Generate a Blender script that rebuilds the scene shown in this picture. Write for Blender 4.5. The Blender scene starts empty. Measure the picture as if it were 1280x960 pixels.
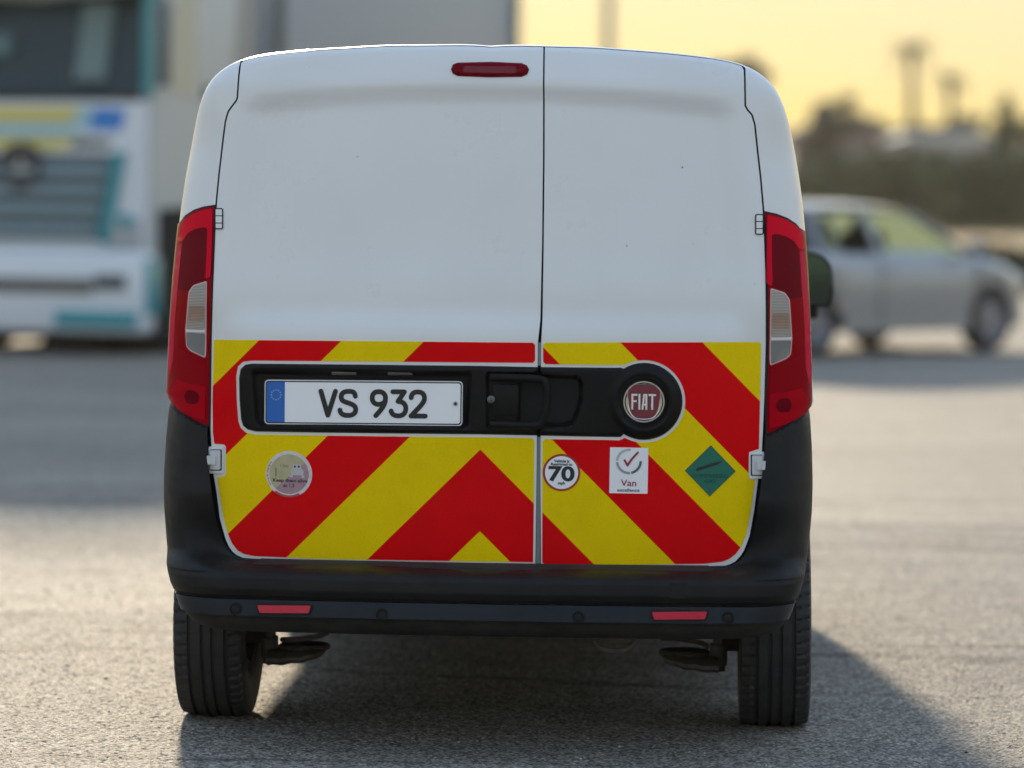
import bpy, bmesh, math, random
import numpy as np
from mathutils import Vector, Matrix
from mathutils.geometry import delaunay_2d_cdt
random.seed(7)
RNG = np.random.default_rng(7)
scene = bpy.context.scene
COL = scene.collection
R = math.radians

# ------------------------------------------------------------------ camera
CX, CD, CH = 0.558, 10.0, 1.60
YAW, PITCH, ROLL, FPX = R(2.74), R(3.18), R(0.63), 4603.0
cam_data = bpy.data.cameras.new("camera")
cam = bpy.data.objects.new("camera", cam_data)
COL.objects.link(cam)
scene.camera = cam
cam.location = (CX, -CD, CH)
_F = Vector((-math.sin(YAW)*math.cos(PITCH), math.cos(YAW)*math.cos(PITCH), -math.sin(PITCH)))
_R = Vector((math.cos(YAW), math.sin(YAW), 0))
_U = _R.cross(_F)
_cr, _sr = math.cos(ROLL), math.sin(ROLL)
# the picture turns clockwise, so the camera turns the other way round its axis
R2 = _R*_cr + _U*_sr
U2 = -_R*_sr + _U*_cr
m = Matrix((R2, U2, -_F)).transposed().to_4x4()
m.translation = cam.location
cam.matrix_world = m
cam_data.sensor_fit = 'HORIZONTAL'
cam_data.sensor_width = 36.0
cam_data.lens = FPX/1280*36
cam_data.clip_start, cam_data.clip_end = 0.1, 8000
cam_data.dof.use_dof = True
cam_data.dof.focus_distance = 10.35
cam_data.dof.aperture_fstop = (cam_data.lens/1000)/0.080
scene.render.resolution_x, scene.render.resolution_y = 1024, 768

# ------------------------------------------------------------------ world, sun, exposure
SUN_AZ = R(8.9)       # left of +Y
SUN_EL = R(14.0)
world = bpy.data.worlds.new("World")
scene.world = world
world.use_nodes = True
wn = world.node_tree
sky = wn.nodes.new('ShaderNodeTexSky')
sky.sky_type = 'NISHITA'
sky.sun_disc = False
sky.sun_elevation = SUN_EL
sky.sun_rotation = -SUN_AZ
sky.air_density = 3.62
sky.dust_density = 0.5
sky.ozone_density = 6.0
bg = wn.nodes['Background']
bg.inputs[1].default_value = 0.218
gam = wn.nodes.new('ShaderNodeGamma'); gam.inputs[1].default_value = 0.33      # the whole sky compressed to a softer tonal range
tint = wn.nodes.new('ShaderNodeMixRGB'); tint.blend_type = 'MULTIPLY'; tint.inputs[0].default_value = 1.0
tint.inputs[2].default_value = (0.635, 0.735, 1.0, 1)
wn.links.new(sky.outputs[0], gam.inputs[0]); wn.links.new(gam.outputs[0], tint.inputs[1]); wn.links.new(tint.outputs[0], bg.inputs[0])
sl = bpy.data.lights.new("sun", 'SUN')
sl.energy = 2.0
sl.angle = R(3.0)
sl.color = (1.0, 0.83, 0.60)
sun = bpy.data.objects.new("sun", sl)
COL.objects.link(sun)
sd = Vector((-math.sin(SUN_AZ)*math.cos(SUN_EL), math.cos(SUN_AZ)*math.cos(SUN_EL), math.sin(SUN_EL)))
sun.rotation_euler = sd.to_track_quat('Z', 'Y').to_euler()
scene.view_settings.view_transform = 'Standard'
scene.view_settings.look = 'None'
scene.view_settings.exposure = 1.92
scene.view_settings.gamma = 1.0
scene.cycles.use_denoising = True
scene.cycles.max_bounces = 8
scene.cycles.sample_clamp_indirect = 6.0

# ------------------------------------------------------------------ pixel -> place
_c, _s = math.cos(ROLL), math.sin(ROLL)
def ray(px, py):
    px = np.asarray(px, float); py = np.asarray(py, float)
    u = (px-640)/FPX; v = -(py-480)/FPX
    return (u[..., None]*np.array(R2) + v[..., None]*np.array(U2) + np.array(_F))
def at(px, py, Y):
    """world x, z where the sight line of a photo pixel crosses the plane y = Y"""
    d = ray(px, py)
    t = (np.asarray(Y)+CD)/d[..., 1]
    return CX+d[..., 0]*t, CH+d[..., 2]*t
def ground(px, depth, side=0.0):
    """ground point at a distance along the view"""
    lat = (px-640)/FPX*depth + side
    f = Vector((-math.sin(YAW), math.cos(YAW), 0))
    return Vector((CX, -CD, 0)) + _R*lat + f*depth
def zat(py, depth):
    return CH + depth*math.tan(math.atan((480-py)/FPX)-PITCH)

# ------------------------------------------------------------------ materials
MATS = {}
def mat(name, col, rough=0.5, metal=0.0, coat=0.0, spec=0.5, vary=0.0, vscale=5.0, bump=0.0, bscale=60.0, trans=0.0, col2=None, dirt=None):
    if name in MATS: return MATS[name]
    m = bpy.data.materials.new(name); m.use_nodes = True
    n = m.node_tree; b = n.nodes['Principled BSDF']
    b.inputs['Base Color'].default_value = (*col, 1)
    b.inputs['Roughness'].default_value = rough
    b.inputs['Metallic'].default_value = metal
    b.inputs['Specular IOR Level'].default_value = spec
    b.inputs['Coat Weight'].default_value = coat
    b.inputs['Coat Roughness'].default_value = 0.04
    b.inputs['Transmission Weight'].default_value = trans
    tc = n.nodes.new('ShaderNodeTexCoord')
    if vary or col2:
        nz = n.nodes.new('ShaderNodeTexNoise'); nz.inputs['Scale'].default_value = vscale
        nz.inputs['Detail'].default_value = 6; nz.inputs['Roughness'].default_value = 0.65
        n.links.new(tc.outputs['Object'], nz.inputs['Vector'])
        cr = n.nodes.new('ShaderNodeValToRGB')
        cr.color_ramp.elements[0].position = 0.3; cr.color_ramp.elements[1].position = 0.7
        a = col if col2 else tuple(max(0, c*(1-vary)) for c in col)
        c2 = col2 if col2 else tuple(min(1, c*(1+vary)) for c in col)
        cr.color_ramp.elements[0].color = (*a, 1); cr.color_ramp.elements[1].color = (*c2, 1)
        n.links.new(nz.outputs['Fac'], cr.inputs[0]); n.links.new(cr.outputs[0], b.inputs['Base Color'])
    if dirt:
        nz = n.nodes.new('ShaderNodeTexNoise'); nz.inputs['Scale'].default_value = dirt
        nz.inputs['Detail'].default_value = 8; nz.inputs['Roughness'].default_value = 0.7
        n.links.new(tc.outputs['Object'], nz.inputs['Vector'])
        mr = n.nodes.new('ShaderNodeMapRange'); mr.inputs[1].default_value = 0.35; mr.inputs[2].default_value = 0.75
        mr.inputs[3].default_value = rough*0.8; mr.inputs[4].default_value = min(1, rough*1.6+0.05)
        n.links.new(nz.outputs['Fac'], mr.inputs[0]); n.links.new(mr.outputs[0], b.inputs['Roughness'])
    if bump:
        nz = n.nodes.new('ShaderNodeTexNoise'); nz.inputs['Scale'].default_value = bscale
        nz.inputs['Detail'].default_value = 4
        n.links.new(tc.outputs['Object'], nz.inputs['Vector'])
        bp = n.nodes.new('ShaderNodeBump'); bp.inputs['Strength'].default_value = bump
        bp.inputs['Distance'].default_value = 0.002
        n.links.new(nz.outputs['Fac'], bp.inputs['Height']); n.links.new(bp.outputs[0], b.inputs['Normal'])
    MATS[name] = m
    return m

def grain(m, scale, strength):
    n = m.node_tree; b = n.nodes['Principled BSDF']; tc = n.nodes.new('ShaderNodeTexCoord')
    v = n.nodes.new('ShaderNodeTexVoronoi'); v.inputs['Scale'].default_value = scale; n.links.new(tc.outputs['Object'], v.inputs['Vector'])
    src = b.inputs['Base Color'].links[0].from_socket
    cr = n.nodes.new('ShaderNodeValToRGB'); cr.color_ramp.elements[0].color = (1, 1, 1, 1); cr.color_ramp.elements[1].color = (1-strength,)*3+(1,)
    n.links.new(v.outputs['Distance'], cr.inputs[0])
    dz = n.nodes.new('ShaderNodeTexNoise'); dz.inputs['Scale'].default_value = 4; dz.inputs['Detail'].default_value = 9; dz.inputs['Roughness'].default_value = .75; n.links.new(tc.outputs['Object'], dz.inputs['Vector'])
    d2 = n.nodes.new('ShaderNodeValToRGB'); d2.color_ramp.elements[0].position = .5; d2.color_ramp.elements[1].position = .8; d2.color_ramp.elements[0].color = (1, 1, 1, 1); d2.color_ramp.elements[1].color = (.78, .77, .75, 1)
    n.links.new(dz.outputs['Fac'], d2.inputs[0])
    m1 = n.nodes.new('ShaderNodeMixRGB'); m1.blend_type = 'MULTIPLY'; m1.inputs[0].default_value = 1; n.links.new(src, m1.inputs[1]); n.links.new(cr.outputs[0], m1.inputs[2])
    m2 = n.nodes.new('ShaderNodeMixRGB'); m2.blend_type = 'MULTIPLY'; m2.inputs[0].default_value = 1; n.links.new(m1.outputs[0], m2.inputs[1]); n.links.new(d2.outputs[0], m2.inputs[2])
    n.links.new(m2.outputs[0], b.inputs['Base Color'])
def paint_white():
    m = mat('van_white_paint', (0.78, 0.79, 0.79), rough=0.32, coat=0.6, dirt=3.0, spec=0.5)
    n = m.node_tree; b = n.nodes['Principled BSDF']
    tc = n.nodes.new('ShaderNodeTexCoord')
    # road film: sparse darker specks and a faint cloudiness
    vo = n.nodes.new('ShaderNodeTexNoise'); vo.inputs['Scale'].default_value = 55; vo.inputs['Detail'].default_value = 3
    n.links.new(tc.outputs['Object'], vo.inputs['Vector'])
    r1 = n.nodes.new('ShaderNodeValToRGB'); r1.color_ramp.elements[0].position = 0.72; r1.color_ramp.elements[1].position = 0.80
    r1.color_ramp.elements[0].color = (1, 1, 1, 1); r1.color_ramp.elements[1].color = (0.8, 0.79, 0.77, 1)
    n.links.new(vo.outputs['Fac'], r1.inputs[0])
    cl = n.nodes.new('ShaderNodeTexNoise'); cl.inputs['Scale'].default_value = 2.2; cl.inputs['Detail'].default_value = 7
    n.links.new(tc.outputs['Object'], cl.inputs['Vector'])
    r2 = n.nodes.new('ShaderNodeValToRGB'); r2.color_ramp.elements[0].position = 0.3; r2.color_ramp.elements[1].position = 0.75
    r2.color_ramp.elements[0].color = (0.79, 0.80, 0.80, 1); r2.color_ramp.elements[1].color = (0.73, 0.735, 0.73, 1)
    n.links.new(cl.outputs['Fac'], r2.inputs[0])
    mx = n.nodes.new('ShaderNodeMixRGB'); mx.blend_type = 'MULTIPLY'; mx.inputs[0].default_value = 1
    n.links.new(r1.outputs[0], mx.inputs[1]); n.links.new(r2.outputs[0], mx.inputs[2])
    n.links.new(mx.outputs[0], b.inputs['Base Color'])
    return m
WHITE = paint_white()
BLACK_PLASTIC = mat('black_plastic', (0.0065, 0.007, 0.0075), rough=0.46, spec=0.24, col2=(0.013, 0.013, 0.013), vscale=7, bump=0.25, bscale=900, dirt=6)
TRIM_PLASTIC = mat('trim_plastic', (0.005, 0.005, 0.0055), rough=0.38, spec=0.2, bump=0.15, bscale=900, dirt=8)
STRIP_PLASTIC = mat('bumper_strip_plastic', (0.009, 0.013, 0.019), rough=0.36, spec=0.24, bump=0.2, bscale=900, dirt=6)
DUSTY = mat('dusty_black_plastic', (0.010, 0.010, 0.010), rough=0.75, spec=0.25, col2=(0.035, 0.032, 0.028), vscale=9)
DARK = mat('dark_gap', (0.006, 0.006, 0.007), rough=0.8)
UNDER = mat('underbody_black', (0.012, 0.012, 0.012), rough=0.8, col2=(0.03, 0.027, 0.024), vscale=14)
RUSTY = mat('dirty_steel', (0.13, 0.11, 0.095), rough=0.75, col2=(0.05, 0.045, 0.04), vscale=25)
SEAL = mat('grey_seal', (0.20, 0.22, 0.23), rough=0.5)
RUBBER = mat('tyre_rubber', (0.024, 0.024, 0.025), rough=0.62, vary=0.35, vscale=18, bump=0.3, bscale=400)
RIM = mat('steel_rim', (0.35, 0.35, 0.36), rough=0.4, metal=0.8)
CHROME = mat('chrome', (0.72, 0.73, 0.75), rough=0.12, metal=1.0)
REDFILM = mat('red_reflective_film', (0.80, 0.0, 0.004), rough=0.45, coat=0.03, spec=0.06, vary=0.06, vscale=8, dirt=5)
YELFILM = mat('yellow_reflective_film', (0.97, 0.68, 0.0), rough=0.45, coat=0.03, spec=0.06, vary=0.05, vscale=8, dirt=5)
grain(REDFILM, 260, .12); grain(YELFILM, 260, .12)
LENS_RED = mat('lens_red', (0.72, 0.0, 0.022), rough=0.12, coat=0.07, spec=0.03)
LENS_DARK = mat('lens_dark_red', (0.16, 0.0, 0.008), rough=0.14, coat=0.07, spec=0.03)
LENS_MID = mat('lens_mid_red', (0.30, 0.0, 0.007), rough=0.12, coat=0.07, spec=0.03)
LENS_RIM = mat('lens_rim', (0.62, 0.42, 0.42), rough=0.2, coat=1.0)
REFLECTOR = mat('reflector_red', (0.62, 0.01, 0.045), rough=0.25, coat=0.8)
WHITEBAR = mat('white_plastic', (0.7, 0.7, 0.7), rough=0.3)

def ribbed(name, a, b_, scale):
    m = mat(name, a, rough=0.15, coat=1.0)
    n = m.node_tree; b = n.nodes['Principled BSDF']
    tc = n.nodes.new('ShaderNodeTexCoord')
    w = n.nodes.new('ShaderNodeTexWave'); w.bands_direction = 'Z'; w.inputs['Scale'].default_value = scale
    n.links.new(tc.outputs['Object'], w.inputs['Vector'])
    cr = n.nodes.new('ShaderNodeValToRGB'); cr.color_ramp.elements[0].color = (*a, 1); cr.color_ramp.elements[1].color = (*b_, 1)
    n.links.new(w.outputs['Fac'], cr.inputs[0]); n.links.new(cr.outputs[0], b.inputs['Base Color'])
    return m
LENS_CLEAR = ribbed('lens_clear_ribbed', (0.16, 0.15, 0.15), (0.40, 0.37, 0.36), 75)
LENS_AMBER = ribbed('lens_amber_ribbed', (0.20, 0.11, 0.085), (0.34, 0.23, 0.19), 75)
LENS_GREY = ribbed('lens_reverse_ribbed', (0.07, 0.08, 0.085), (0.26, 0.27, 0.28), 110)

# ------------------------------------------------------------------ object helpers
def tag(o, label=None, cat=None, group=None, kind=None):
    if label: o['label'] = label
    if cat: o['category'] = cat
    if group: o['group'] = group
    if kind: o['kind'] = kind
    return o
def thing(name, label, cat, loc=(0, 0, 0), rz=0.0, group=None):
    o = bpy.data.objects.new(name, None); COL.objects.link(o)
    o.location = loc; o.rotation_euler = (0, 0, rz)
    return tag(o, label, cat, group)
def mesh_obj(name, verts, faces, mats, parent=None, fmat=None, smooth=True, angle=35, label=None):
    me = bpy.data.meshes.new(name)
    me.from_pydata([tuple(map(float, v)) for v in verts], [], [tuple(map(int, f)) for f in faces])
    if not isinstance(mats, (list, tuple)): mats = [mats]
    for m_ in mats: me.materials.append(m_)
    if fmat is not None: me.polygons.foreach_set('material_index', np.asarray(fmat, int))
    if smooth:
        me.shade_smooth()
        me.set_sharp_from_angle(angle=R(angle))
    me.update()
    o = bpy.data.objects.new(name, me); COL.objects.link(o)
    if parent: o.parent = parent
    if label: o['label'] = label
    return o
class MB:
    def __init__(s): s.v = []; s.f = []; s.m = []
    def add(s, verts, faces, mi=0):
        k = len(s.v); s.v += [tuple(v) for v in verts]; s.f += [tuple(i+k for i in f) for f in faces]; s.m += [mi]*len(faces)
    def box(s, c, size, rot=None, mi=0, bev=0.0):
        x, y, z = [q/2 for q in size]
        if bev:
            bm = bmesh.new(); bmesh.ops.create_cube(bm, size=1.0)
            bmesh.ops.scale(bm, vec=size, verts=bm.verts)
            bmesh.ops.bevel(bm, geom=bm.edges[:], offset=bev, segments=2, affect='EDGES', profile=0.5)
            vs = [v.co.copy() for v in bm.verts]; fs = [[v.index for v in f.verts] for f in bm.faces]; bm.free()
        else:
            vs = [Vector(p) for p in ((-x,-y,-z),(x,-y,-z),(x,y,-z),(-x,y,-z),(-x,-y,z),(x,-y,z),(x,y,z),(-x,y,z))]
            fs = [(0,3,2,1),(4,5,6,7),(0,1,5,4),(1,2,6,5),(2,3,7,6),(3,0,4,7)]
        if rot is not None:
            M = rot if isinstance(rot, Matrix) else Matrix.Rotation(rot, 3, 'Z')
            vs = [M @ v for v in vs]
        s.add([v+Vector(c) for v in vs], fs, mi); return s
    def cyl(s, a, b, r1, r2=None, n=16, mi=0, cap=True):
        r2 = r1 if r2 is None else r2
        a, b = Vector(a), Vector(b); d = (b-a).normalized()
        u = d.orthogonal().normalized(); w = d.cross(u)
        vs = []
        for p, r in ((a, r1), (b, r2)):
            for k in range(n):
                t = 2*math.pi*k/n; vs.append(p + u*math.cos(t)*r + w*math.sin(t)*r)
        fs = [(k, (k+1) % n, n+(k+1) % n, n+k) for k in range(n)]
        if cap: fs += [tuple(range(n-1, -1, -1)), tuple(range(n, 2*n))]
        s.add(vs, fs, mi); return s
    def tube(s, pts, r, n=10, mi=0):
        P = [Vector(p) for p in pts]; N = len(P); rr = r if isinstance(r, (list, tuple)) else [r]*N
        vs = []; up = None
        for i, p in enumerate(P):
            d = (P[min(i+1, N-1)]-P[max(i-1, 0)]).normalized()
            if up is None: up = d.orthogonal().normalized()
            up = (up - d*up.dot(d)).normalized(); w = d.cross(up)
            for k in range(n):
                t = 2*math.pi*k/n; vs.append(p+up*math.cos(t)*rr[i]+w*math.sin(t)*rr[i])
        fs = []
        for i in range(N-1):
            for k in range(n):
                fs.append((i*n+k, i*n+(k+1) % n, (i+1)*n+(k+1) % n, (i+1)*n+k))
        fs += [tuple(range(n-1, -1, -1)), tuple(range((N-1)*n, N*n))]
        s.add(vs, fs, mi); return s
    def lathe(s, prof, c, axis='X', n=48, mi=0):
        # prof: list of (axial, radius)
        vs = []
        for a, r in prof:
            for k in range(n):
                t = 2*math.pi*k/n; p, q = math.cos(t)*r, math.sin(t)*r
                vs.append(Vector(c)+Vector({'X': (a, p, q), 'Y': (p, a, q), 'Z': (p, q, a)}[axis]))
        fs = [(i*n+k, i*n+(k+1) % n, (i+1)*n+(k+1) % n, (i+1)*n+k) for i in range(len(prof)-1) for k in range(n)]
        s.add(vs, fs, mi); return s
    def grid(s, P, mi=0):
        # P: array rows x cols x 3
        P = np.asarray(P); a, b = P.shape[:2]
        fs = [(i*b+j, i*b+j+1, (i+1)*b+j+1, (i+1)*b+j) for i in range(a-1) for j in range(b-1)]
        s.add(P.reshape(-1, 3), fs, mi); return s
    def prism(s, poly, y0, y1, mi=0, map3=None):
        # poly in (x, z), extruded along y
        n = len(poly)
        vs = [(x, y0, z) for x, z in poly]+[(x, y1, z) for x, z in poly]
        fs = [tuple(range(n)), tuple(range(2*n-1, n-1, -1))]+[(i, i+n, (i+1) % n+n, (i+1) % n) for i in range(n)]
        if map3: vs = [map3(v) for v in vs]
        s.add(vs, fs, mi); return s
    def build(s, name, mats, parent=None, smooth=True, angle=35, label=None):
        return mesh_obj(name, s.v, s.f, mats, parent, s.m, smooth, angle, label)

# ------------------------------------------------------------------ 2-D helpers
def sm(t):
    t = np.clip(t, 0, 1); return t*t*(3-2*t)
def seg_dist(P, poly, closed=True):
    """distance of points to a polyline, plus the nearest point"""
    A = np.asarray(poly, float); B = np.roll(A, -1, 0)
    if not closed: A, B = A[:-1], B[:-1]
    P = np.asarray(P, float); D = B-A; L = (D**2).sum(1)+1e-12
    best = np.full(len(P), 1e9); near = np.zeros_like(P)
    for k in range(0, len(P), 2000):
        q = P[k:k+2000]
        t = np.clip(((q[:, None, :]-A[None])*D[None]).sum(2)/L[None], 0, 1)
        C = A[None]+t[..., None]*D[None]
        d = np.sqrt(((q[:, None, :]-C)**2).sum(2)); i = d.argmin(1)
        best[k:k+2000] = d[np.arange(len(q)), i]; near[k:k+2000] = C[np.arange(len(q)), i]
    return best, near
def inside(P, poly):
    P = np.asarray(P, float); A = np.asarray(poly, float); B = np.roll(A, -1, 0)
    r = np.zeros(len(P), bool)
    for (x1, y1), (x2, y2) in zip(A, B):
        c = (y1 > P[:, 1]) != (y2 > P[:, 1])
        with np.errstate(divide='ignore', invalid='ignore'):
            xi = (x2-x1)*(P[:, 1]-y1)/(y2-y1)+x1
        r ^= c & (P[:, 0] < xi)
    return r
def sdist(P, poly):
    d, _ = seg_dist(P, poly); return np.where(inside(P, poly), d, -d)
def resample(poly, step, closed=True):
    out = []; n = len(poly)
    for i in range(n if closed else n-1):
        a = np.array(poly[i], float); b = np.array(poly[(i+1) % n], float)
        k = max(1, int(math.ceil(np.linalg.norm(b-a)/step)))
        out += [tuple(a+(b-a)*j/k) for j in range(k)]
    if not closed: out.append(tuple(poly[-1]))
    return out
def rounded(poly, r, n=5):
    """round the corners of a polygon"""
    out = []; N = len(poly)
    rs = r if isinstance(r, (list, tuple)) else [r]*N
    for i in range(N):
        p = np.array(poly[i], float); a = np.array(poly[i-1], float); b = np.array(poly[(i+1) % N], float)
        q = rs[i]
        if q <= 0: out.append(tuple(p)); continue
        la, lb = np.linalg.norm(a-p), np.linalg.norm(b-p); q = min(q, la*0.49, lb*0.49)
        s0, s1 = p+(a-p)/la*q, p+(b-p)/lb*q
        for k in range(n+1):
            t = k/n; out.append(tuple((1-t)**2*s0+2*t*(1-t)*p+t*t*s1))
    return out
def offset_poly(poly, d):
    """move a counter-clockwise or clockwise polygon outward by d"""
    P = np.array(poly, float); A = 0.5*np.sum(P[:, 0]*np.roll(P[:, 1], -1)-np.roll(P[:, 0], -1)*P[:, 1])
    sg = 1 if A > 0 else -1
    e = np.roll(P, -1, 0)-P; e /= (np.linalg.norm(e, axis=1)[:, None]+1e-12)
    nrm = np.stack([e[:, 1], -e[:, 0]], 1)*sg
    nn = nrm+np.roll(nrm, 1, 0); nn /= (np.linalg.norm(nn, axis=1)[:, None]+1e-9)
    cs = (nn*nrm).sum(1); return P+nn*(d/np.maximum(cs, 0.5))[:, None]
def arc(cx, cy, r, a0, a1, n=24):
    return [(cx+r*math.cos(R(a0+(a1-a0)*k/n)), cy+r*math.sin(R(a0+(a1-a0)*k/n))) for k in range(n+1)]
def chaikin(pts, it=2, closed=True):
    for _ in range(it):
        out = []; n = len(pts)
        rng = range(n) if closed else range(n-1)
        if not closed: out.append(pts[0])
        for i in rng:
            a, b = np.array(pts[i], float), np.array(pts[(i+1) % n], float)
            out += [tuple(a*.75+b*.25), tuple(a*.25+b*.75)]
        if not closed: out.append(pts[-1])
        pts = out
    return pts

# ------------------------------------------------------------------ shape of the van's back
SIL_L = [(209,720),(206.5,650),(205.5,600),(206,560),(207.5,520),(210,480),(211,440),(213.5,400),(217.5,350),(222.5,300),(225,272),(228.5,240),(237.5,187.5),(244,160),(252.5,127.5),(262.5,105),(275,89),(292.5,77.5),(314,71),(375,66),(425,61.5),(520,58.5),(612,58)]
SIL_R = [(1016,720),(1019,650),(1019.5,600),(1018.5,560),(1015,520),(1011.5,480),(1010.5,440),(1009.5,400),(1008,350),(1006,300),(1003.5,270),(1000.5,247.5),(996,215),(989,172.5),(982.5,140),(976,117.5),(965,102),(952,91),(930,82),(916,78),(875,73),(780,66.5),(680,61.5),(614,60)]
def _half(L, sgn):
    x, z = at([p[0] for p in L], [p[1] for p in L], 0.33)
    x = x*sgn; a = np.arctan2(z-1.2, np.maximum(x, 0)); r = np.hypot(x, z-1.2)
    return a, r
_aL, _rL = _half(SIL_L, -1); _aR, _rR = _half(SIL_R, 1)
_ang = np.linspace(-0.72, math.pi/2, 150)
_rr = 0.5*(np.interp(_ang, _aL, _rL)+np.interp(_ang, _aR, _rR))
for _ in range(22): _rr[1:-1] = 0.25*_rr[:-2]+0.5*_rr[1:-1]+0.25*_rr[2:]
HALF = np.stack([_rr*np.cos(_ang), 1.2+_rr*np.sin(_ang)], 1)      # sill -> roof centre, right side
HALF[-1, 0] = 0
_low = HALF[:, 1] < 0.995
HALF[_low, 0] -= 0.022*sm((0.988-HALF[_low, 1])/0.03)
ZLOW = HALF[0, 1]
ZROOF = HALF[-1, 1]
# closed silhouette: bottom left -> ... runs counter-clockwise seen from behind (x right, z up)
SIL = np.concatenate([HALF, (HALF*[-1, 1])[::-1][1:]])
SILD = np.array(resample([tuple(p) for p in SIL], 0.03, closed=False))
def rad(z):
    return 0.024+0.121*sm((ZROOF-0.02-np.asarray(z))/0.30)
def B(x, z):
    x = np.asarray(x, float); z = np.asarray(z, float)
    y = 0.10+0.055*(x/0.9)**2
    y = y+0.10*np.maximum(0, z-1.25)*sm((z-1.15)/0.25)
    y = y+0.22*np.maximum(0, z-1.86)
    ztop = 1.842-0.10*x*x
    rec = sm((ztop+0.026-z)/0.052)*sm((z-1.168)/0.078)*sm((0.745-0.035*sm((z-1.3)/.5)-np.abs(x))/0.10)
    y = y+0.0165*rec
    y = y+0.03*np.clip((1.15-z)/0.6, 0, 2)**2
    return y
def depth(x, z, lift=0.0):
    """point on the skin of the back at (x, z), lifted outward"""
    x = np.asarray(x, float).ravel(); z = np.asarray(z, float).ravel()
    P = np.stack([x, z], 1)
    d, near = seg_dist(P, SILD, closed=False)
    r = rad(z)
    q = np.clip((r-d)/r, 0, 1)
    out = near-P; L = np.linalg.norm(out, axis=1)[:, None]+1e-9; out = out/L
    y = r*(1-np.sqrt(np.maximum(0, 1-q*q)))+B(x, z)
    lift = np.broadcast_to(np.asarray(lift, float), x.shape)
    ny = np.sqrt(np.maximum(0, 1-q*q))
    return np.stack([x+out[:, 0]*q*lift, y-ny*lift, z+out[:, 1]*q*lift], 1)
def on(px, py, extra=0.0):
    """photo pixel(s) -> (x, z) on the skin of the back"""
    px = np.atleast_1d(np.asarray(px, float)); py = np.atleast_1d(np.asarray(py, float))
    Y = np.full(px.shape, 0.15)
    for _ in range(5):
        x, z = at(px, py, Y)
        p = depth(x, z); Y = 0.6*Y+0.4*np.minimum(p[:, 1], 0.45)+0.4*0
        Y = np.minimum(Y+extra*0, 0.45)
    Y = Y+extra
    x, z = at(px, py, Y)
    return np.stack([x, z], 1)
def onp(pts, extra=0.0):
    a = np.array(pts, float); return [tuple(p) for p in on(a[:, 0], a[:, 1], extra)]

# sampling points that follow the rounding of the corners
_S = []
_t = np.array(resample([tuple(p) for p in HALF], 0.025, closed=False))
_e = np.gradient(_t, axis=0); _n = np.stack([_e[:, 1], -_e[:, 0]], 1); _n /= np.linalg.norm(_n, axis=1)[:, None]
for s_ in np.linspace(6, 90, 9):
    o_ = rad(_t[:, 1])*(1-math.sin(R(s_)))
    q_ = _t-_n*(rad(_t[:, 1])-rad(_t[:, 1])*math.cos(math.acos(min(1, 1)))*0-(rad(_t[:, 1])-o_)*0-rad(_t[:, 1])+o_)[:, None]
    _S.append(q_)
EDGE = np.concatenate(_S); EDGE = EDGE[EDGE[:, 0] > 0.0]
EDGE = np.concatenate([EDGE, EDGE*[-1, 1]])

def tri2d(loops, step, edge_pts=True, extra_edges=(), keep=None, pad=0.35, pts_extra=None):
    """triangulate the area inside the first loop and outside the others"""
    V = []; E = []
    for L in loops:
        k = len(V); V += [tuple(p) for p in L]; n = len(L); E += [(k+i, k+(i+1) % n) for i in range(n)]
    nb = len(V)
    outer = loops[0]
    A = np.array(outer); lo, hi = A.min(0), A.max(0)
    gx = np.arange(lo[0]+step*.5, hi[0], step); gz = np.arange(lo[1]+step*.5, hi[1], step)
    if len(gx) and len(gz):
        G = np.stack(np.meshgrid(gx, gz), -1).reshape(-1, 2)
        G[:, 0] += (np.arange(len(G))//len(gx) % 2)*step*0.5
    else: G = np.zeros((0, 2))
    if edge_pts:
        d, _ = seg_dist(G, SILD, closed=False)
        G = G[d > rad(G[:, 1])*0.9]
        Q = EDGE[(EDGE[:, 0] > lo[0]) & (EDGE[:, 0] < hi[0]) & (EDGE[:, 1] > lo[1]) & (EDGE[:, 1] < hi[1])]
        G = np.concatenate([G, Q])
    if pts_extra is not None: G = np.concatenate([G, pts_extra])
    if len(G):
        ok = inside(G, outer)
        for L in loops[1:]: ok &= ~inside(G, L)
        G = G[ok]
        for L in loops:
            if len(G):
                d, _ = seg_dist(G, L); G = G[d > min(step*pad, 0.004 if edge_pts else step*pad)]
        V += [tuple(p) for p in G]
    for a, b in extra_edges:
        k = len(V); V += [a, b]; E.append((k, k+1))
    r = delaunay_2d_cdt([Vector(v) for v in V], E, [], 0, 1e-6, False)
    W = np.array([tuple(v) for v in r[0]]); T = np.array(r[2])
    c = W[T].mean(1)
    ok = inside(c, outer)
    for L in loops[1:]: ok &= ~inside(c, L)
    if keep is not None: ok &= keep(c)
    T = T[ok]
    a, b, d_ = W[T[:, 0]], W[T[:, 1]], W[T[:, 2]]
    area = (b[:, 0]-a[:, 0])*(d_[:, 1]-a[:, 1])-(b[:, 1]-a[:, 1])*(d_[:, 0]-a[:, 0])
    T[area < 0] = T[area < 0][:, ::-1]
    T = T[np.abs(area) > 1e-10]
    used = np.unique(T); mp = -np.ones(len(W), int); mp[used] = np.arange(len(used))
    return W[used], mp[T]
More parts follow.
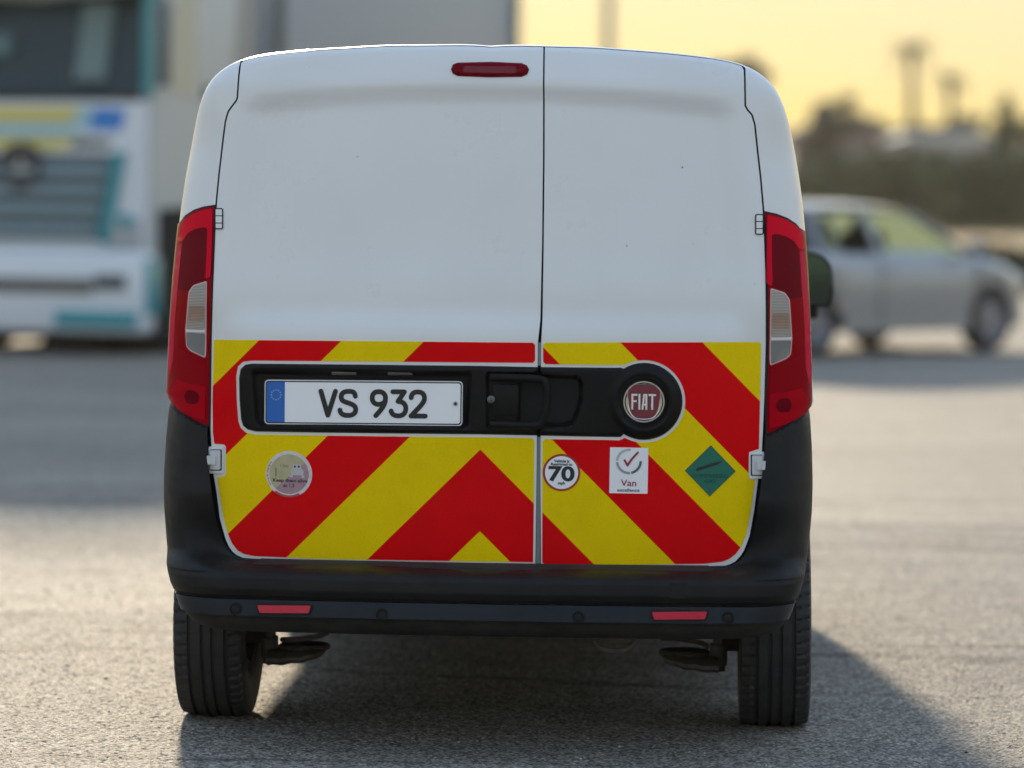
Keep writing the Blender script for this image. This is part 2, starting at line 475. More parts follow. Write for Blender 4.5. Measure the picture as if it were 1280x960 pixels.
def panel(name, loops, lift, mats, parent=None, step=0.025, flange=0.012, skip_sil=True, fm=None, extra_edges=(), edge_pts=True,
          fl_lift=None, label=None, base=None, angle=35, keep=None, pts_extra=None):
    """a skin piece lying on the back of the van; lift is a number or a function of (x, z)"""
    W, T = tri2d(loops, step, edge_pts, extra_edges, keep, pts_extra=pts_extra)
    lf = lift(W) if callable(lift) else lift
    f3 = base or depth
    P = f3(W[:, 0], W[:, 1], lf)
    faces = [tuple(t) for t in T]; V = [tuple(p) for p in P]
    mi = list(fm(W[T].mean(1))) if fm is not None else [0]*len(faces)
    if flange:
        cnt = {}
        for t in T:
            for i in range(3):
                a, b = int(t[i]), int(t[(i+1) % 3]); cnt[(a, b)] = 1
        edges = [(a, b) for (a, b) in cnt if (b, a) not in cnt]
        ds, _ = seg_dist(W, SILD, closed=False)
        new = {}
        P2 = f3(W[:, 0], W[:, 1], (lf if not np.isscalar(lf) else np.full(len(W), lf))-flange)
        for a, b in edges:
            if skip_sil and ds[a] < 0.004 and ds[b] < 0.004: continue
            for q in (a, b):
                if q not in new: new[q] = len(V); V.append(tuple(P2[q]))
            faces.append((b, a, new[a], new[b])); mi.append(0)
    return mesh_obj(name, V, faces, mats, parent, mi, True, angle, label)

# text and strokes ---------------------------------------------------
def text_mesh(s, size, bold=0.0, spacing=1.0, squash=1.0, italic=0.0):
    cu = bpy.data.curves.new('lettering', 'FONT'); cu.body = s; cu.size = size; cu.offset = bold
    cu.align_x = 'CENTER'; cu.align_y = 'CENTER'; cu.space_character = spacing; cu.resolution_u = 4; cu.space_line = 0.85
    ob = bpy.data.objects.new('lettering', cu)
    me = bpy.data.meshes.new_from_object(ob)
    V = np.array([(v.co.x*squash+italic*v.co.y, v.co.y) for v in me.vertices]); F = [tuple(p.vertices) for p in me.polygons]
    V = V-(V.min(0)+V.max(0))/2
    bpy.data.meshes.remove(me); bpy.data.objects.remove(ob); bpy.data.curves.remove(cu)
    return V, F
def ribbon(pts, w, cap=True, n=6):
    """outline of a thick stroke with round ends"""
    P = np.array(pts, float); N = len(P)
    T = np.gradient(P, axis=0) if N > 2 else np.array([P[1]-P[0]]*2)
    T /= np.linalg.norm(T, axis=1)[:, None]; Nn = np.stack([-T[:, 1], T[:, 0]], 1)
    Lf = P+Nn*w/2; Rt = P-Nn*w/2
    out = [tuple(p) for p in Lf]
    if cap:
        a0 = math.atan2(Nn[-1, 1], Nn[-1, 0])
        out += [(P[-1, 0]+w/2*math.cos(a0-math.pi*k/n), P[-1, 1]+w/2*math.sin(a0-math.pi*k/n)) for k in range(1, n)]
    out += [tuple(p) for p in Rt[::-1]]
    if cap:
        a0 = math.atan2(-Nn[0, 1], -Nn[0, 0])
        out += [(P[0, 0]+w/2*math.cos(a0-math.pi*k/n), P[0, 1]+w/2*math.sin(a0-math.pi*k/n)) for k in range(1, n)]
    return out
def union2d(polys):
    V = []; E = []
    for p in polys:
        k = len(V); V += [Vector(q) for q in p]; E += [(k+i, k+(i+1) % len(p)) for i in range(len(p))]
    r = delaunay_2d_cdt(V, E, [], 0, 1e-7, False)
    W = np.array([tuple(v) for v in r[0]]); T = np.array(r[2]); c = W[T].mean(1)
    ok = np.zeros(len(T), bool)
    for p in polys: ok |= inside(c, p)
    T = T[ok]
    a, b, c = W[T[:, 0]], W[T[:, 1]], W[T[:, 2]]
    ar = (b[:, 0]-a[:, 0])*(c[:, 1]-a[:, 1])-(b[:, 1]-a[:, 1])*(c[:, 0]-a[:, 0])
    T[ar < 0] = T[ar < 0][:, ::-1]
    T = T[np.abs(ar) > 1e-13]
    used = np.unique(T); mp = -np.ones(len(W), int); mp[used] = np.arange(len(used))
    return W[used], [tuple(t) for t in mp[T]]
def flat_print(name, W, F, c, lift, material, parent, rot=0.0, label=None, base=None):
    """flat print put on the back at centre c = (x, z)"""
    W = np.asarray(W, float); cs, sn = math.cos(rot), math.sin(rot)
    X = c[0]+W[:, 0]*cs-W[:, 1]*sn; Z = c[1]+W[:, 0]*sn+W[:, 1]*cs
    P = (base or depth)(X, Z, lift)
    return mesh_obj(name, P, F, material, parent, smooth=False, label=label)
ROLLZ = -ROLL*0.6   # print on the van follows its own level

# ================================================================== GROUND
def asphalt_mat():
    m = bpy.data.materials.new('asphalt'); m.use_nodes = True
    n = m.node_tree; b = n.nodes['Principled BSDF']; L = n.links.new
    tc = n.nodes.new('ShaderNodeTexCoord')
    def noise(sc, det=4, ro=0.6, vec=None):
        q = n.nodes.new('ShaderNodeTexNoise'); q.inputs['Scale'].default_value = sc
        q.inputs['Detail'].default_value = det; q.inputs['Roughness'].default_value = ro
        L(vec or tc.outputs['Object'], q.inputs['Vector']); return q
    def ramp(src, p0, c0, p1, c1):
        r = n.nodes.new('ShaderNodeValToRGB'); r.color_ramp.elements[0].position = p0; r.color_ramp.elements[1].position = p1
        r.color_ramp.elements[0].color = (*c0, 1); r.color_ramp.elements[1].color = (*c1, 1); L(src, r.inputs[0]); return r
    def mul(a, b_, f=1.0, mode='MULTIPLY'):
        x = n.nodes.new('ShaderNodeMixRGB'); x.blend_type = mode; x.inputs[0].default_value = f; L(a, x.inputs[1]); L(b_, x.inputs[2]); return x
    vor = n.nodes.new('ShaderNodeTexVoronoi'); vor.inputs['Scale'].default_value = 95; L(tc.outputs['Object'], vor.inputs['Vector'])
    stone = ramp(vor.outputs['Color'], 0.15, (0.145, 0.135, 0.118), 0.85, (0.60, 0.54, 0.455))
    gap = ramp(vor.outputs['Distance'], 0.25, (1, 1, 1), 0.62, (0.6, 0.6, 0.6))
    c1 = mul(stone.outputs[0], gap.outputs[0])
    # wide patches, tyre polish streaks
    mp = n.nodes.new('ShaderNodeMapping'); mp.inputs['Scale'].default_value = (0.25, 1.1, 1); L(tc.outputs['Object'], mp.inputs['Vector'])
    big = ramp(noise(0.9, 6, 0.6, mp.outputs[0]).outputs['Fac'], 0.3, (0.72, 0.72, 0.73), 0.7, (1.16, 1.15, 1.12))
    med = ramp(noise(7, 6, 0.7).outputs['Fac'], 0.3, (0.84, 0.84, 0.84), 0.7, (1.12, 1.12, 1.12))
    c2 = mul(c1.outputs[0], big.outputs[0]); c3 = mul(c2.outputs[0], med.outputs[0])
    # crooked dark cracks running across
    mp2 = n.nodes.new('ShaderNodeMapping'); mp2.inputs['Scale'].default_value = (0.06, 0.42, 1); L(tc.outputs['Object'], mp2.inputs['Vector'])
    cr = noise(1.0, 7, 0.55, mp2.outputs[0])
    ab = n.nodes.new('ShaderNodeMath'); ab.operation = 'SUBTRACT'; ab.inputs[1].default_value = 0.5; L(cr.outputs['Fac'], ab.inputs[0])
    ab2 = n.nodes.new('ShaderNodeMath'); ab2.operation = 'ABSOLUTE'; L(ab.outputs[0], ab2.inputs[0])
    crk = ramp(ab2.outputs[0], 0.0, (0.45, 0.45, 0.46), 0.008, (1, 1, 1))
    c4 = mul(c3.outputs[0], crk.outputs[0])
    sp = n.nodes.new('ShaderNodeTexVoronoi'); sp.inputs['Scale'].default_value = 5; L(tc.outputs['Object'], sp.inputs['Vector'])
    spr = ramp(sp.outputs['Distance'], 0.03, (0.35, 0.33, 0.3), 0.045, (1, 1, 1))
    c5 = mul(c4.outputs[0], spr.outputs[0])
    L(c5.outputs[0], b.inputs['Base Color'])
    b.inputs['Roughness'].default_value = 0.8
    b.inputs['Specular IOR Level'].default_value = 0.14
    bmp = n.nodes.new('ShaderNodeBump'); bmp.inputs['Strength'].default_value = 0.9; bmp.inputs['Distance'].default_value = 0.004
    inv = n.nodes.new('ShaderNodeMath'); inv.operation = 'MULTIPLY_ADD'; inv.inputs[1].default_value = -1.0; inv.inputs[2].default_value = 1.0
    L(vor.outputs['Distance'], inv.inputs[0])
    fine = noise(240, 2)
    ad = n.nodes.new('ShaderNodeMath'); ad.operation = 'MULTIPLY_ADD'; ad.inputs[1].default_value = 0.5
    L(fine.outputs['Fac'], ad.inputs[0]); L(inv.outputs[0], ad.inputs[2])
    L(ad.outputs[0], bmp.inputs['Height']); L(bmp.outputs[0], b.inputs['Normal'])
    return m
def sheet(name, x0, x1, y0, y1, z, material, label=None):
    o = mesh_obj(name, [(x0, y0, z), (x1, y0, z), (x1, y1, z), (x0, y1, z)], [(0, 1, 2, 3)], material, smooth=False)
    o['kind'] = 'structure'; return o
DRY = mat('dry_grass_ground', (0.30, 0.20, 0.10), rough=0.95, spec=0.1, col2=(0.20, 0.15, 0.07), vscale=0.5)
sheet('ground', -300, 300, -50, 350, -0.008, DRY)
ASPH = asphalt_mat()
sheet('asphalt_yard', -60, 70, -30, 47, -0.003, ASPH)
def relief(x0, x1, y0, y1, c, amp, seed):
    """the open grain of the worn surface as real bumps"""
    nx, ny = int((x1-x0)/c), int((y1-y0)/c); rg = np.random.default_rng(seed)
    h = rg.normal(0, amp, (ny, nx)); h = np.clip(h, -2*amp, 2.2*amp)
    big = rg.normal(0, amp*.5, (ny//3+2, nx//3+2)); h += np.kron(big, np.ones((3, 3)))[:ny, :nx]
    e = np.ones((ny, nx)); 
    for k in range(6):
        f = k/6; e[k, :] = np.minimum(e[k, :], f); e[-1-k, :] = np.minimum(e[-1-k, :], f); e[:, k] = np.minimum(e[:, k], f); e[:, -1-k] = np.minimum(e[:, -1-k], f)
    X, Y = np.meshgrid(np.linspace(x0, x1, nx), np.linspace(y0, y1, ny))
    X = X+rg.uniform(-.3, .3, X.shape)*c; Y = Y+rg.uniform(-.3, .3, Y.shape)*c
    Z = (0.002+h)*e-0.0032*(1-e)
    co = np.stack([X, Y, Z], -1).reshape(-1, 3).astype(np.float32)
    i = np.arange((ny-1)*(nx-1)); r_, q_ = i//(nx-1), i % (nx-1); a = r_*nx+q_
    F = np.stack([a, a+1, a+nx+1, a+nx], 1).astype(np.int32)
    me = bpy.data.meshes.new('asphalt_grain'); me.vertices.add(len(co)); me.vertices.foreach_set('co', co.ravel())
    me.loops.add(F.size); me.loops.foreach_set('vertex_index', F.ravel()); me.polygons.add(len(F)); me.polygons.foreach_set('loop_start', np.arange(0, F.size, 4, dtype=np.int32))
    me.update(calc_edges=True); me.materials.append(ASPH); me.shade_smooth()
    o = bpy.data.objects.new('asphalt_grain', me); COL.objects.link(o); o['kind'] = 'structure'
relief(-2.3, 2.6, -1.9, 3.2, 0.0085, 0.00085, 1)
relief(-2.9, 3.2, 3.2, 7.5, 0.014, 0.0011, 2)

# loose grit and crumbs lying on the yard
def grit(name, n, x0, x1, y0, y1, r0, r1, material, flat, seed):
    rg = np.random.default_rng(seed); V = []; F = []
    base_ = [(1, 0, 0), (0, 1, 0), (-1, 0, 0), (0, -1, 0), (0, 0, 1), (0, 0, -1)]
    tr_ = [(0, 1, 4), (1, 2, 4), (2, 3, 4), (3, 0, 4), (1, 0, 5), (2, 1, 5), (3, 2, 5), (0, 3, 5)]
    for _ in range(n):
        c = np.array([rg.uniform(x0, x1), rg.uniform(y0, y1), 0.003]); r = rg.uniform(r0, r1); a_ = rg.uniform(0, 6.3); k = len(V)
        for b_ in base_:
            p = np.array(b_)*r*rg.uniform(.6, 1.3); V.append((c[0]+p[0]*math.cos(a_)-p[1]*math.sin(a_)*.7, c[1]+p[0]*math.sin(a_)+p[1]*math.cos(a_)*.7, c[2]+p[2]*flat))
        F += [tuple(k+i for i in t) for t in tr_]
    o = mesh_obj(name, V, F, material, smooth=False); o['kind'] = 'stuff'
grit('loose_grit', 420, -2.4, 2.6, -1.6, 5.5, 0.002, 0.006, mat('grit_pale', (.5, .47, .42), rough=.8), .8, 5)
grit('dark_litter', 60, -2.4, 2.6, -1.6, 4.0, 0.004, 0.011, mat('litter_dark', (.04, .03, .025), rough=.9), .3, 6)

# ================================================================== THE VAN
van = thing('panel_van', 'white panel van seen from behind with red and yellow chevrons across its rear doors', 'van')

# door outlines in photo pixels
L_EDGE = [(302,70),(297.5,122.5),(296,126.5),(291,133),(286,140),(282.5,152.5),(279,180),(275,215),(271.5,251),(269,290),(267,340),(265.5,390),(264,430),(262.5,500),(263.5,540),(264.6,560),(266.7,592),(270.6,614.5),(275,649),(282,674),(286,683),(291,690),(296,694),(303,697),(314,699.3)]
L_BOT = [(400,702.8),(500,704.5),(600,706),(669,707)]
R_EDGE = [(929.5,79),(930.5,132.5),(934,138.5),(939,144),(942.5,156),(945.5,185),(950,225),(953,260),(955,300),(956.5,340),(957,390),(957,430),(955.2,500),(953.5,540),(952,569),(947.6,598.6),(942.8,637.6),(937,669.7),(930,688),(926,694.5),(919,702),(912,705.5),(905,707.5)]
R_BOT = [(880,708.6),(800,709.3),(740,709),(676.5,708.3)]
L_TOP = [(679.2,52),(620,50.5),(520,50.5),(425,53.5),(375,58),(340,62),(315,66)]
R_TOP = [(681.2,52),(780,58.5),(875,65),(905,69.5),(920,75)]
SPL_L = [(679.2,67),(678.8,250),(677.0,340),(675.8,428),(674.2,500),(670.4,546)]
SPL_R = [(681.2,67),(681,250),(679.0,340),(677.4,428),(676.4,500),(676.2,546)]
gxL = [(679.2,52),(678.6,200),(677.6,300),(675.4,400),(672.2,430),(671.6,500),(670.6,600),(669.2,707)]
gxR = [(681.2,52),(680.8,200),(679.8,300),(678.2,400),(676.6,430),(676.2,500),(675.6,600),(675.2,708.3)]
door_L = L_TOP[::1] + L_EDGE + L_BOT + gxL[::-1][1:-1]          # starts at the split, runs left, down, back
door_R = R_TOP + R_EDGE + R_BOT + gxR[::-1][1:-1]
def clip_in(loop, gap):
    P_ = np.array(loop, float); d, near = seg_dist(P_, SILD, closed=False); ins = inside(P_, SIL)
    out = []
    for p, dd, nn, i_ in zip(P_, d, near, ins):
        if p[1] > 1.5 and (dd < gap or not i_):
            c0 = np.array([0.0, 1.2]) if abs(p[0]) > 0.6 else np.array([p[0], 1.2])
            u = (c0-nn); u /= np.linalg.norm(u); q_ = nn+u*gap*1.05; out.append((float(q_[0]), float(q_[1])))
        else: out.append((float(p[0]), float(p[1])))
    return out
DL = resample(onp(door_L), 0.02); DR = resample(onp(door_R), 0.02)
DL = clip_in(DL, 0.0055); DR = clip_in(DR, 0.0055)
# opening in the body: both doors together, 5 mm larger
both = L_TOP[::-1][:-1] + [(680.2, 51.5)] + R_TOP[1:] + R_EDGE + R_BOT + L_BOT[::-1] + L_EDGE[::-1]
OPEN = offset_poly(onp(both), 0.005)
OPEN = clip_in(resample([tuple(p) for p in OPEN], 0.02), 0.0035)


bodymb_W, bodymb_T = tri2d([[tuple(p) for p in SIL], OPEN], 0.03, keep=lambda c: c[:, 1] > 0.945, extra_edges=[((-1.2, 0.945), (1.2, 0.945))])
P = depth(bodymb_W[:, 0], bodymb_W[:, 1])
mb = MB(); mb.add(P, [tuple(t) for t in bodymb_T])
cnt = {(int(t[i]), int(t[(i+1) % 3])) for t in bodymb_T for i in range(3)}
dsil, _ = seg_dist(bodymb_W, SILD, closed=False)
fl = {}; fv = []
k0 = len(mb.v)
for a, b in cnt:
    if (b, a) in cnt: continue
    if dsil[a] < 0.004 and dsil[b] < 0.004: continue
    if bodymb_W[a, 1] < 0.946 and bodymb_W[b, 1] < 0.946: continue
    for q in (a, b):
        if q not in fl: fl[q] = k0+len(fv); fv.append((P[q][0], P[q][1]+0.02, P[q][2]))
    mb.f.append((b, a, fl[a], fl[b])); mb.m.append(0)
mb.v += fv
WY, WR = 0.85, 0.335          # rear wheel centre and radius
FY = WY+2.75
def zbot(y):
    z = 0.30 if y > 0.45 else ZLOW
    for c in (WY, FY):
        d = abs(y-c)
        if d < 0.40: z = max(z, 0.33+math.sqrt(max(0, 0.40**2-d*d)))
    return z
def ztop(y):
    k = [(0, ZROOF), (2.4, ZROOF), (2.75, ZROOF-0.05), (3.65, 1.22), (4.0, 1.13), (4.3, 0.98), (4.42, 0.75)]
    return float(np.interp(y, [a for a, _ in k], [b for _, b in k]))
def wide(y):
    return float(np.interp(y, [0, 3.4, 4.0, 4.3, 4.42], [1, 1, 0.94, 0.82, 0.7]))
ys = sorted(set([0.45, 0.4501, 0.6, 1.25]+[WY+0.4*math.cos(R(a)) for a in range(0, 181, 12)]+[FY+0.4*math.cos(R(a)) for a in range(0, 181, 12)]+list(np.linspace(1.3, 3.1, 8))+[2.4, 2.75, 3.0, 4.05, 4.15, 4.3, 4.38, 4.42]))
rows = [depth(SIL[:, 0], SIL[:, 1])]
for y in ys:
    zb = zbot(y); zt = ztop(y); w = wide(y)
    knee = min(1.25, zt-0.12)
    z = np.where(SIL[:, 1] < 1.25, zb+(SIL[:, 1]-ZLOW)/(1.25-ZLOW)*(knee-zb), knee+(SIL[:, 1]-1.25)/(ZROOF-1.25)*(zt-knee))
    x = np.where(SIL[:, 1] < 1.25, np.sign(SIL[:, 0])*np.interp(z, HALF[:, 1], HALF[:, 0])*w, SIL[:, 0]*w)
    rows.append(np.stack([x, np.maximum(rows[0][:, 1]+0.001, y) if y < 0.5 else np.full(len(x), y), z], 1))
Pg = np.array(rows)
k = len(mb.v); a, b = Pg.shape[:2]
mb.v += [tuple(p) for p in Pg.reshape(-1, 3)]
mb.f += [(k+i*b+j, k+(i+1)*b+j, k+(i+1)*b+j+1, k+i*b+j+1) for i in range(a-1) for j in range(b-1)]
mb.m += [0]*((a-1)*(b-1))
last = k+(a-1)*b
mb.f.append(tuple(range(last, last+b))); mb.m.append(0)
bm = bmesh.new(); me = bpy.data.meshes.new('body')
me.from_pydata(mb.v, [], mb.f); bm.from_mesh(me)
bmesh.ops.remove_doubles(bm, verts=bm.verts, dist=0.0004)
bm.to_mesh(me); bm.free(); me.materials.append(WHITE); me.shade_smooth(); me.set_sharp_from_angle(angle=R(38))
body = bpy.data.objects.new('body', me); COL.objects.link(body); body.parent = van

# side glass, screen, joints, lamps at the front (seen only from the side)
GLASS = mat('dark_glass', (0.02, 0.025, 0.028), rough=0.05, coat=1.0)
for sgn in (-1, 1):
    q = MB()
    pl = [(2.45, 1.22), (2.45, 1.78), (2.85, 1.78), (3.45, 1.30), (3.45, 1.2)]
    vs = [(sgn*(float(np.interp(z, HALF[:, 1], HALF[:, 0]))+0.004-(0.0 if y < 2.6 else 0.02*(y-2.6))), y, z) for y, z in pl]
    q.add(vs, [tuple(range(len(vs)))[::sgn]]); q.build('side_window', GLASS, body, smooth=False)
    for yy in (1.35, 2.35, 3.35):
        q = MB(); zz = [h_ for h_ in HALF[:, 1] if 1.25 < h_ < (1.75 if yy < 3 else 1.26)]
        if len(zz) < 2: continue
        vs = []
        for z in zz:
            x = sgn*(float(np.interp(z, HALF[:, 1], HALF[:, 0]))+0.0006); vs += [(x, yy, z), (x, yy+0.006, z)]
        q.add(vs, [(2*i, 2*i+1, 2*i+3, 2*i+2) for i in range(len(zz)-1)]); q.build('door_joint', DARK, body, smooth=False)
    q = MB(); q.box((sgn*0.72, 4.36, 0.86), (0.24, 0.16, 0.16), bev=0.03); q.build('headlight', mat('lamp_glass', (0.5, 0.5, 0.52), rough=0.1, coat=1), van)
q = MB(); q.add([(-0.72, 2.86, 1.82), (0.72, 2.86, 1.82), (0.80, 3.60, 1.27), (-0.80, 3.60, 1.27)], [(0, 1, 2, 3)]); q.build('windscreen', GLASS, body, smooth=False)

# dark lining seen through the gaps
LINE = clip_in(resample([tuple(p) for p in offset_poly(onp(both), 0.018)], 0.03), 0.012)
panel('door_lining', [LINE], -0.028, DARK, body, step=0.05, flange=0)

# trim outlines
TR_L = [(672.2,458.7),(600,457.2),(450,455.6),(316,454.4),(307,455.6),(301,461),(299,472),(299.5,500),(301.5,524),(304,532),(310,537),(320,539.3),(450,541.2),(600,542.8),(671.2,544.2)]
TR_R = [(675.6,458.7),(770,459.6),(776,459.4)]+arc(805, 501.6, 48.2, -122, 122, 30)+[(776,546.2),(768,546.2),(675.2,544.4)]
# arc angles in pixel space: y down, so -122 is upper left
TRL = resample(onp(TR_L), 0.012); TRR = resample(onp(TR_R), 0.012)
def grow(px, dx_, cond):
    return [(x+dx_, y) if cond(x) else (x, y) for x, y in px]
hole_L = resample([tuple(p) for p in offset_poly(onp(grow(TR_L, 12, lambda x: x > 665)), -0.006)], 0.02)
hole_R = resample([tuple(p) for p in offset_poly(onp(grow(TR_R, -12, lambda x: x < 680)), -0.006)], 0.02)
door_parts = []
for DD, hole, nm in ((DL, hole_L, 'l'), (DR, hole_R, 'r')):
    # keep the hole away from the door edge by clipping it at the split
    xs = np.array(hole)
    o = panel('rear_door', [DD], 0.0, WHITE, van, step=0.022, flange=0.014, keep=lambda c, h=hole: ~inside(c, h), extra_edges=[(tuple(h0), tuple(h1)) for h0, h1 in zip(hole, hole[1:]+hole[:1])])
    door_parts.append(o)
tag(door_parts[0], 'wide left rear door carrying the number plate'); tag(door_parts[1], 'narrow right rear door carrying the round badge')

# grey seal in the lower split, black higher up
for sealpx in ([(674.5,428),(674.3,457)], [(673.8,546),(673.3,600),(672.4,707)]):
    sp_ = on([p[0] for p in sealpx], [p[1] for p in sealpx])
    q = MB(); rows = []
    for (x, z) in resample([tuple(p) for p in sp_], 0.03, closed=False):
        xx_ = np.array([x-0.010, x-0.0035, x+0.0035, x+0.010]); rows.append(depth(xx_, np.full(4, z), np.array([-0.008, -0.003, -0.003, -0.008])))
    q.grid(np.array(rows)[::-1]); q.build('door_seal', SEAL, door_parts[0])

# chevron film ----------------------------------------------------------
DEC_L = [(268,424.6),(400,425.8),(530,427),(666,428.2),(669,431),(669,450),(666.4,453.4),(600,452.9),(450,451.6),(315,450.6),(304,452),(297.6,458),(295.4,470),(296,500),(298,526),(301,535),(308,541),(320,543.2),(450,545),(600,546.6),(665,547.6),(668,550.5),(667.4,620),(666.4,702.6),(600,701.6),(500,700.2),(400,698.4),(318,695),(305,692.4),(297,688),(290,679),(284.5,666),(279,645),(274,614),(271.6,596.5),(280.5,595.5),(282.5,593),(282.5,558),(280,555.6),(268,554.6),(266.2,540),(265.8,500),(266.8,460),(267.6,430)]
DEC_R = [(681.5,428.4),(780,428),(949,427.6),(951.4,430),(951,460),(950,500),(948.6,561),(938,564.6),(936,567),(935.6,596),(937.6,598.6),(943.8,600),(938.8,637),(933,667),(926.6,683),(920,692),(912,698.4),(903,702),(880,704.6),(800,705.6),(680.6,705.2),(677.8,702.6),(678,620),(678.4,552),(681,548.8),(760,549.8),(774,550.4)]+arc(805,501.6,51.6,118,-118,34)+[(774,455.6),(760,456),(682,455),(679,452),(679,431)]
def bands():
    pass
apx = onp([(603, c) for c in (46, 149, 252, 355, 456.5, 560, 662, 765)])
XC = float(np.mean([p[0] for p in apx]))
zc = [p[1] for p in apx]                         # apex heights, top to bottom
step_ = (zc[0]-zc[-1])/7
def bandidx(c):
    u = c[:, 1]+np.abs(c[:, 0]-XC)              # height of the apex a point belongs to
    return np.floor((zc[0]-u)/step_).astype(int)
def isred(c):                                    # red between 149..252, 355..456, 560..662
    return bandidx(c) % 2 == 1
ex = []
for z0 in [zc[0]-step_*k for k in range(-3, 9)]:
    for k in range(60):
        a_, b_ = 0.02*k, 0.02*(k+1)
        ex += [((XC-a_, z0-a_), (XC-b_, z0-b_)), ((XC+a_, z0-a_), (XC+b_, z0-b_))]
for dec, dr in ((DEC_L, door_parts[0]), (DEC_R, door_parts[1])):
    loop = resample(onp(dec), 0.012)
    panel('chevron_film', [loop], 0.0015, [YELFILM, REDFILM], dr, step=0.022, flange=0.0016, extra_edges=ex, fm=lambda c: isred(c).astype(int), skip_sil=False)

# handle trims ------------------------------------------------------------
REC_P = rounded(onp([(313,461),(592,463),(588,537),(318,533)]), 0.02)
REC_H = rounded(onp([(646,466),(722,469),(729,476),(729,500),(719,531),(700,535),(646,534)]), 0.012)
REC_G = rounded(onp([(608,464),(676,465),(676,535),(608,534)]), 0.006)
BADGE = tuple(on(805, 501.8)[0])
def trim_lift(outline, recs, badge=False):
    def f(W):
        d, _ = seg_dist(W, outline)
        e = np.minimum(d, 0.010)/0.010
        v = 0.001+0.008*np.sqrt(np.clip(1-(1-e)**2, 0, 1))
        for poly, dep, wd in recs:
            v = v-dep*sm(sdist(W, poly)/wd)
        if badge:
            r = np.hypot(W[:, 0]-BADGE[0], W[:, 1]-BADGE[1])
            v = v+0.012*sm((0.098-r)/0.016)-0.016*sm((0.075-r)/0.012)
        return v
    return f
DLx = [(p[0], p[1]) for p in TRL]
tl = panel('number_plate_surround', [TRL], trim_lift(TRL, [(REC_P, 0.022, 0.016), (REC_G, 0.016, 0.006), (REC_H, 0.026, 0.012)]), TRIM_PLASTIC, door_parts[0], step=0.006, flange=0.012, edge_pts=False, angle=50)
tr = panel('handle_surround', [TRR], trim_lift(TRR, [(REC_H, 0.040, 0.014)], True), TRIM_PLASTIC, door_parts[1], step=0.006, flange=0.012, edge_pts=False, angle=50)
# grip: a bracket from the left door over the split
gp = onp([(613,471),(640,471.5),(666,472.5),(680,474),(684,479),(685,500),(681,522),(676,531),(664,531),(640,530.5),(613,530)])
gp = chaikin(gp, 2, closed=False)
q = MB(); n_ = len(gp); prof = []
T_ = np.gradient(np.array(gp), axis=0); T_ /= np.linalg.norm(T_, axis=1)[:, None]
rows = []
for i, (x, z) in enumerate(gp):
    nx, nz = -T_[i, 1], T_[i, 0]
    t = i/(n_-1); lf = 0.004+0.022*math.sin(math.pi*min(1, max(0, t)))**0.6
    w = 0.0105
    ring = []
    for (u, v) in ((-1, -.9), (-1, .35), (-.6, .9), (.6, .9), (1, .35), (1, -.9)):
        p = depth([x+nx*u*w], [z+nz*u*w], lf+v*0.009)[0]; ring.append(p)
    ring.append(ring[0]); rows.append(ring)
q.grid(np.array(rows)[:, ::-1]); q.build('door_handle', TRIM_PLASTIC, door_parts[0], angle=60)
# paddle and lock
q = MB(); a = on(632, 500)[0]; p = depth([a[0]], [a[1]], 0.0)[0]
q.box((p[0], p[1]+0.005, p[2]), (0.072, 0.012, 0.088), bev=0.003); q.build('handle_plate', TRIM_PLASTIC, door_parts[0])
a = on(614, 499)[0]; p = depth([a[0]], [a[1]], 0.003)[0]
q = MB(); q.lathe([(0, 0.0105), (-0.004, 0.0105), (-0.005, 0.009), (-0.005, 0.0001)], (p[0], p[1], p[2]), 'Y', 20)
q.box((p[0], p[1]-0.0052, p[2]), (0.002, 0.001, 0.010), mi=1)
q.build('lock', [mat('lock_metal', (0.16, 0.16, 0.155), rough=0.5, metal=0.6), DARK], door_parts[0])
for px_ in (430, 500):
    a = on(px_, 466.5)[0]; p = depth([a[0]], [a[1]], -0.006)[0]
    q = MB(); q.box(tuple(p), (0.07, 0.012, 0.012), bev=0.003)
    q.build('plate_lamp', mat('lamp_clear', (0.05, 0.05, 0.055), rough=0.1, coat=1), door_parts[0])

# badge
q = MB()
bp_ = depth([BADGE[0]], [BADGE[1]], 0.0)[0]; by = bp_[1]
def disc(c, r, y, n=48):
    return [(c[0]+r*math.cos(2*math.pi*k/n), y, c[1]+r*math.sin(2*math.pi*k/n)) for k in range(n)]
q.lathe([(0.004, 0.0605), (-0.008, 0.0600), (-0.0125, 0.0565), (-0.0125, 0.0530), (-0.008, 0.0500), (-0.007, 0.0001)], (BADGE[0], by, BADGE[1]), 'Y', 56)
badge = q.build('round_badge', CHROME, van, label='round chrome badge with a dark red shield')
sh = []
for k in range(60):
    t = 2*math.pi*k/60; c_, s_ = math.cos(t), math.sin(t)
    sx = math.copysign(abs(c_)**0.62, c_)*0.0425; sz = math.copysign(abs(s_)**0.62, s_)*0.0465
    sx *= (1+0.14*sz/0.0465)
    sh.append((sx, sz))
W_, F_ = union2d([sh])
sub = [(BADGE[0]+w[0], by-0.0105-0.002*(1-(w[0]/0.045)**2), BADGE[1]+w[1]) for w in W_]
MAROON = mat('badge_maroon', (0.17, 0.006, 0.028), rough=0.2, coat=1.0)
ring = sh
W2, T2 = tri2d([resample(sh, 0.004)], 0.006, edge_pts=False)
mesh_obj('badge_shield', [(BADGE[0]+w[0], by-0.0098-0.003*(1-(w[0]/0.045)**2), BADGE[1]+w[1]) for w in W2], T2, MAROON, badge)
q = MB(); q.tube([(BADGE[0]+x*1.03, by-0.0100-0.003*max(0, 1-(x/0.045)**2), BADGE[1]+z*1.03) for x, z in sh+[sh[0]]], 0.0012, n=6)
q.build('shield_rim', CHROME, badge)
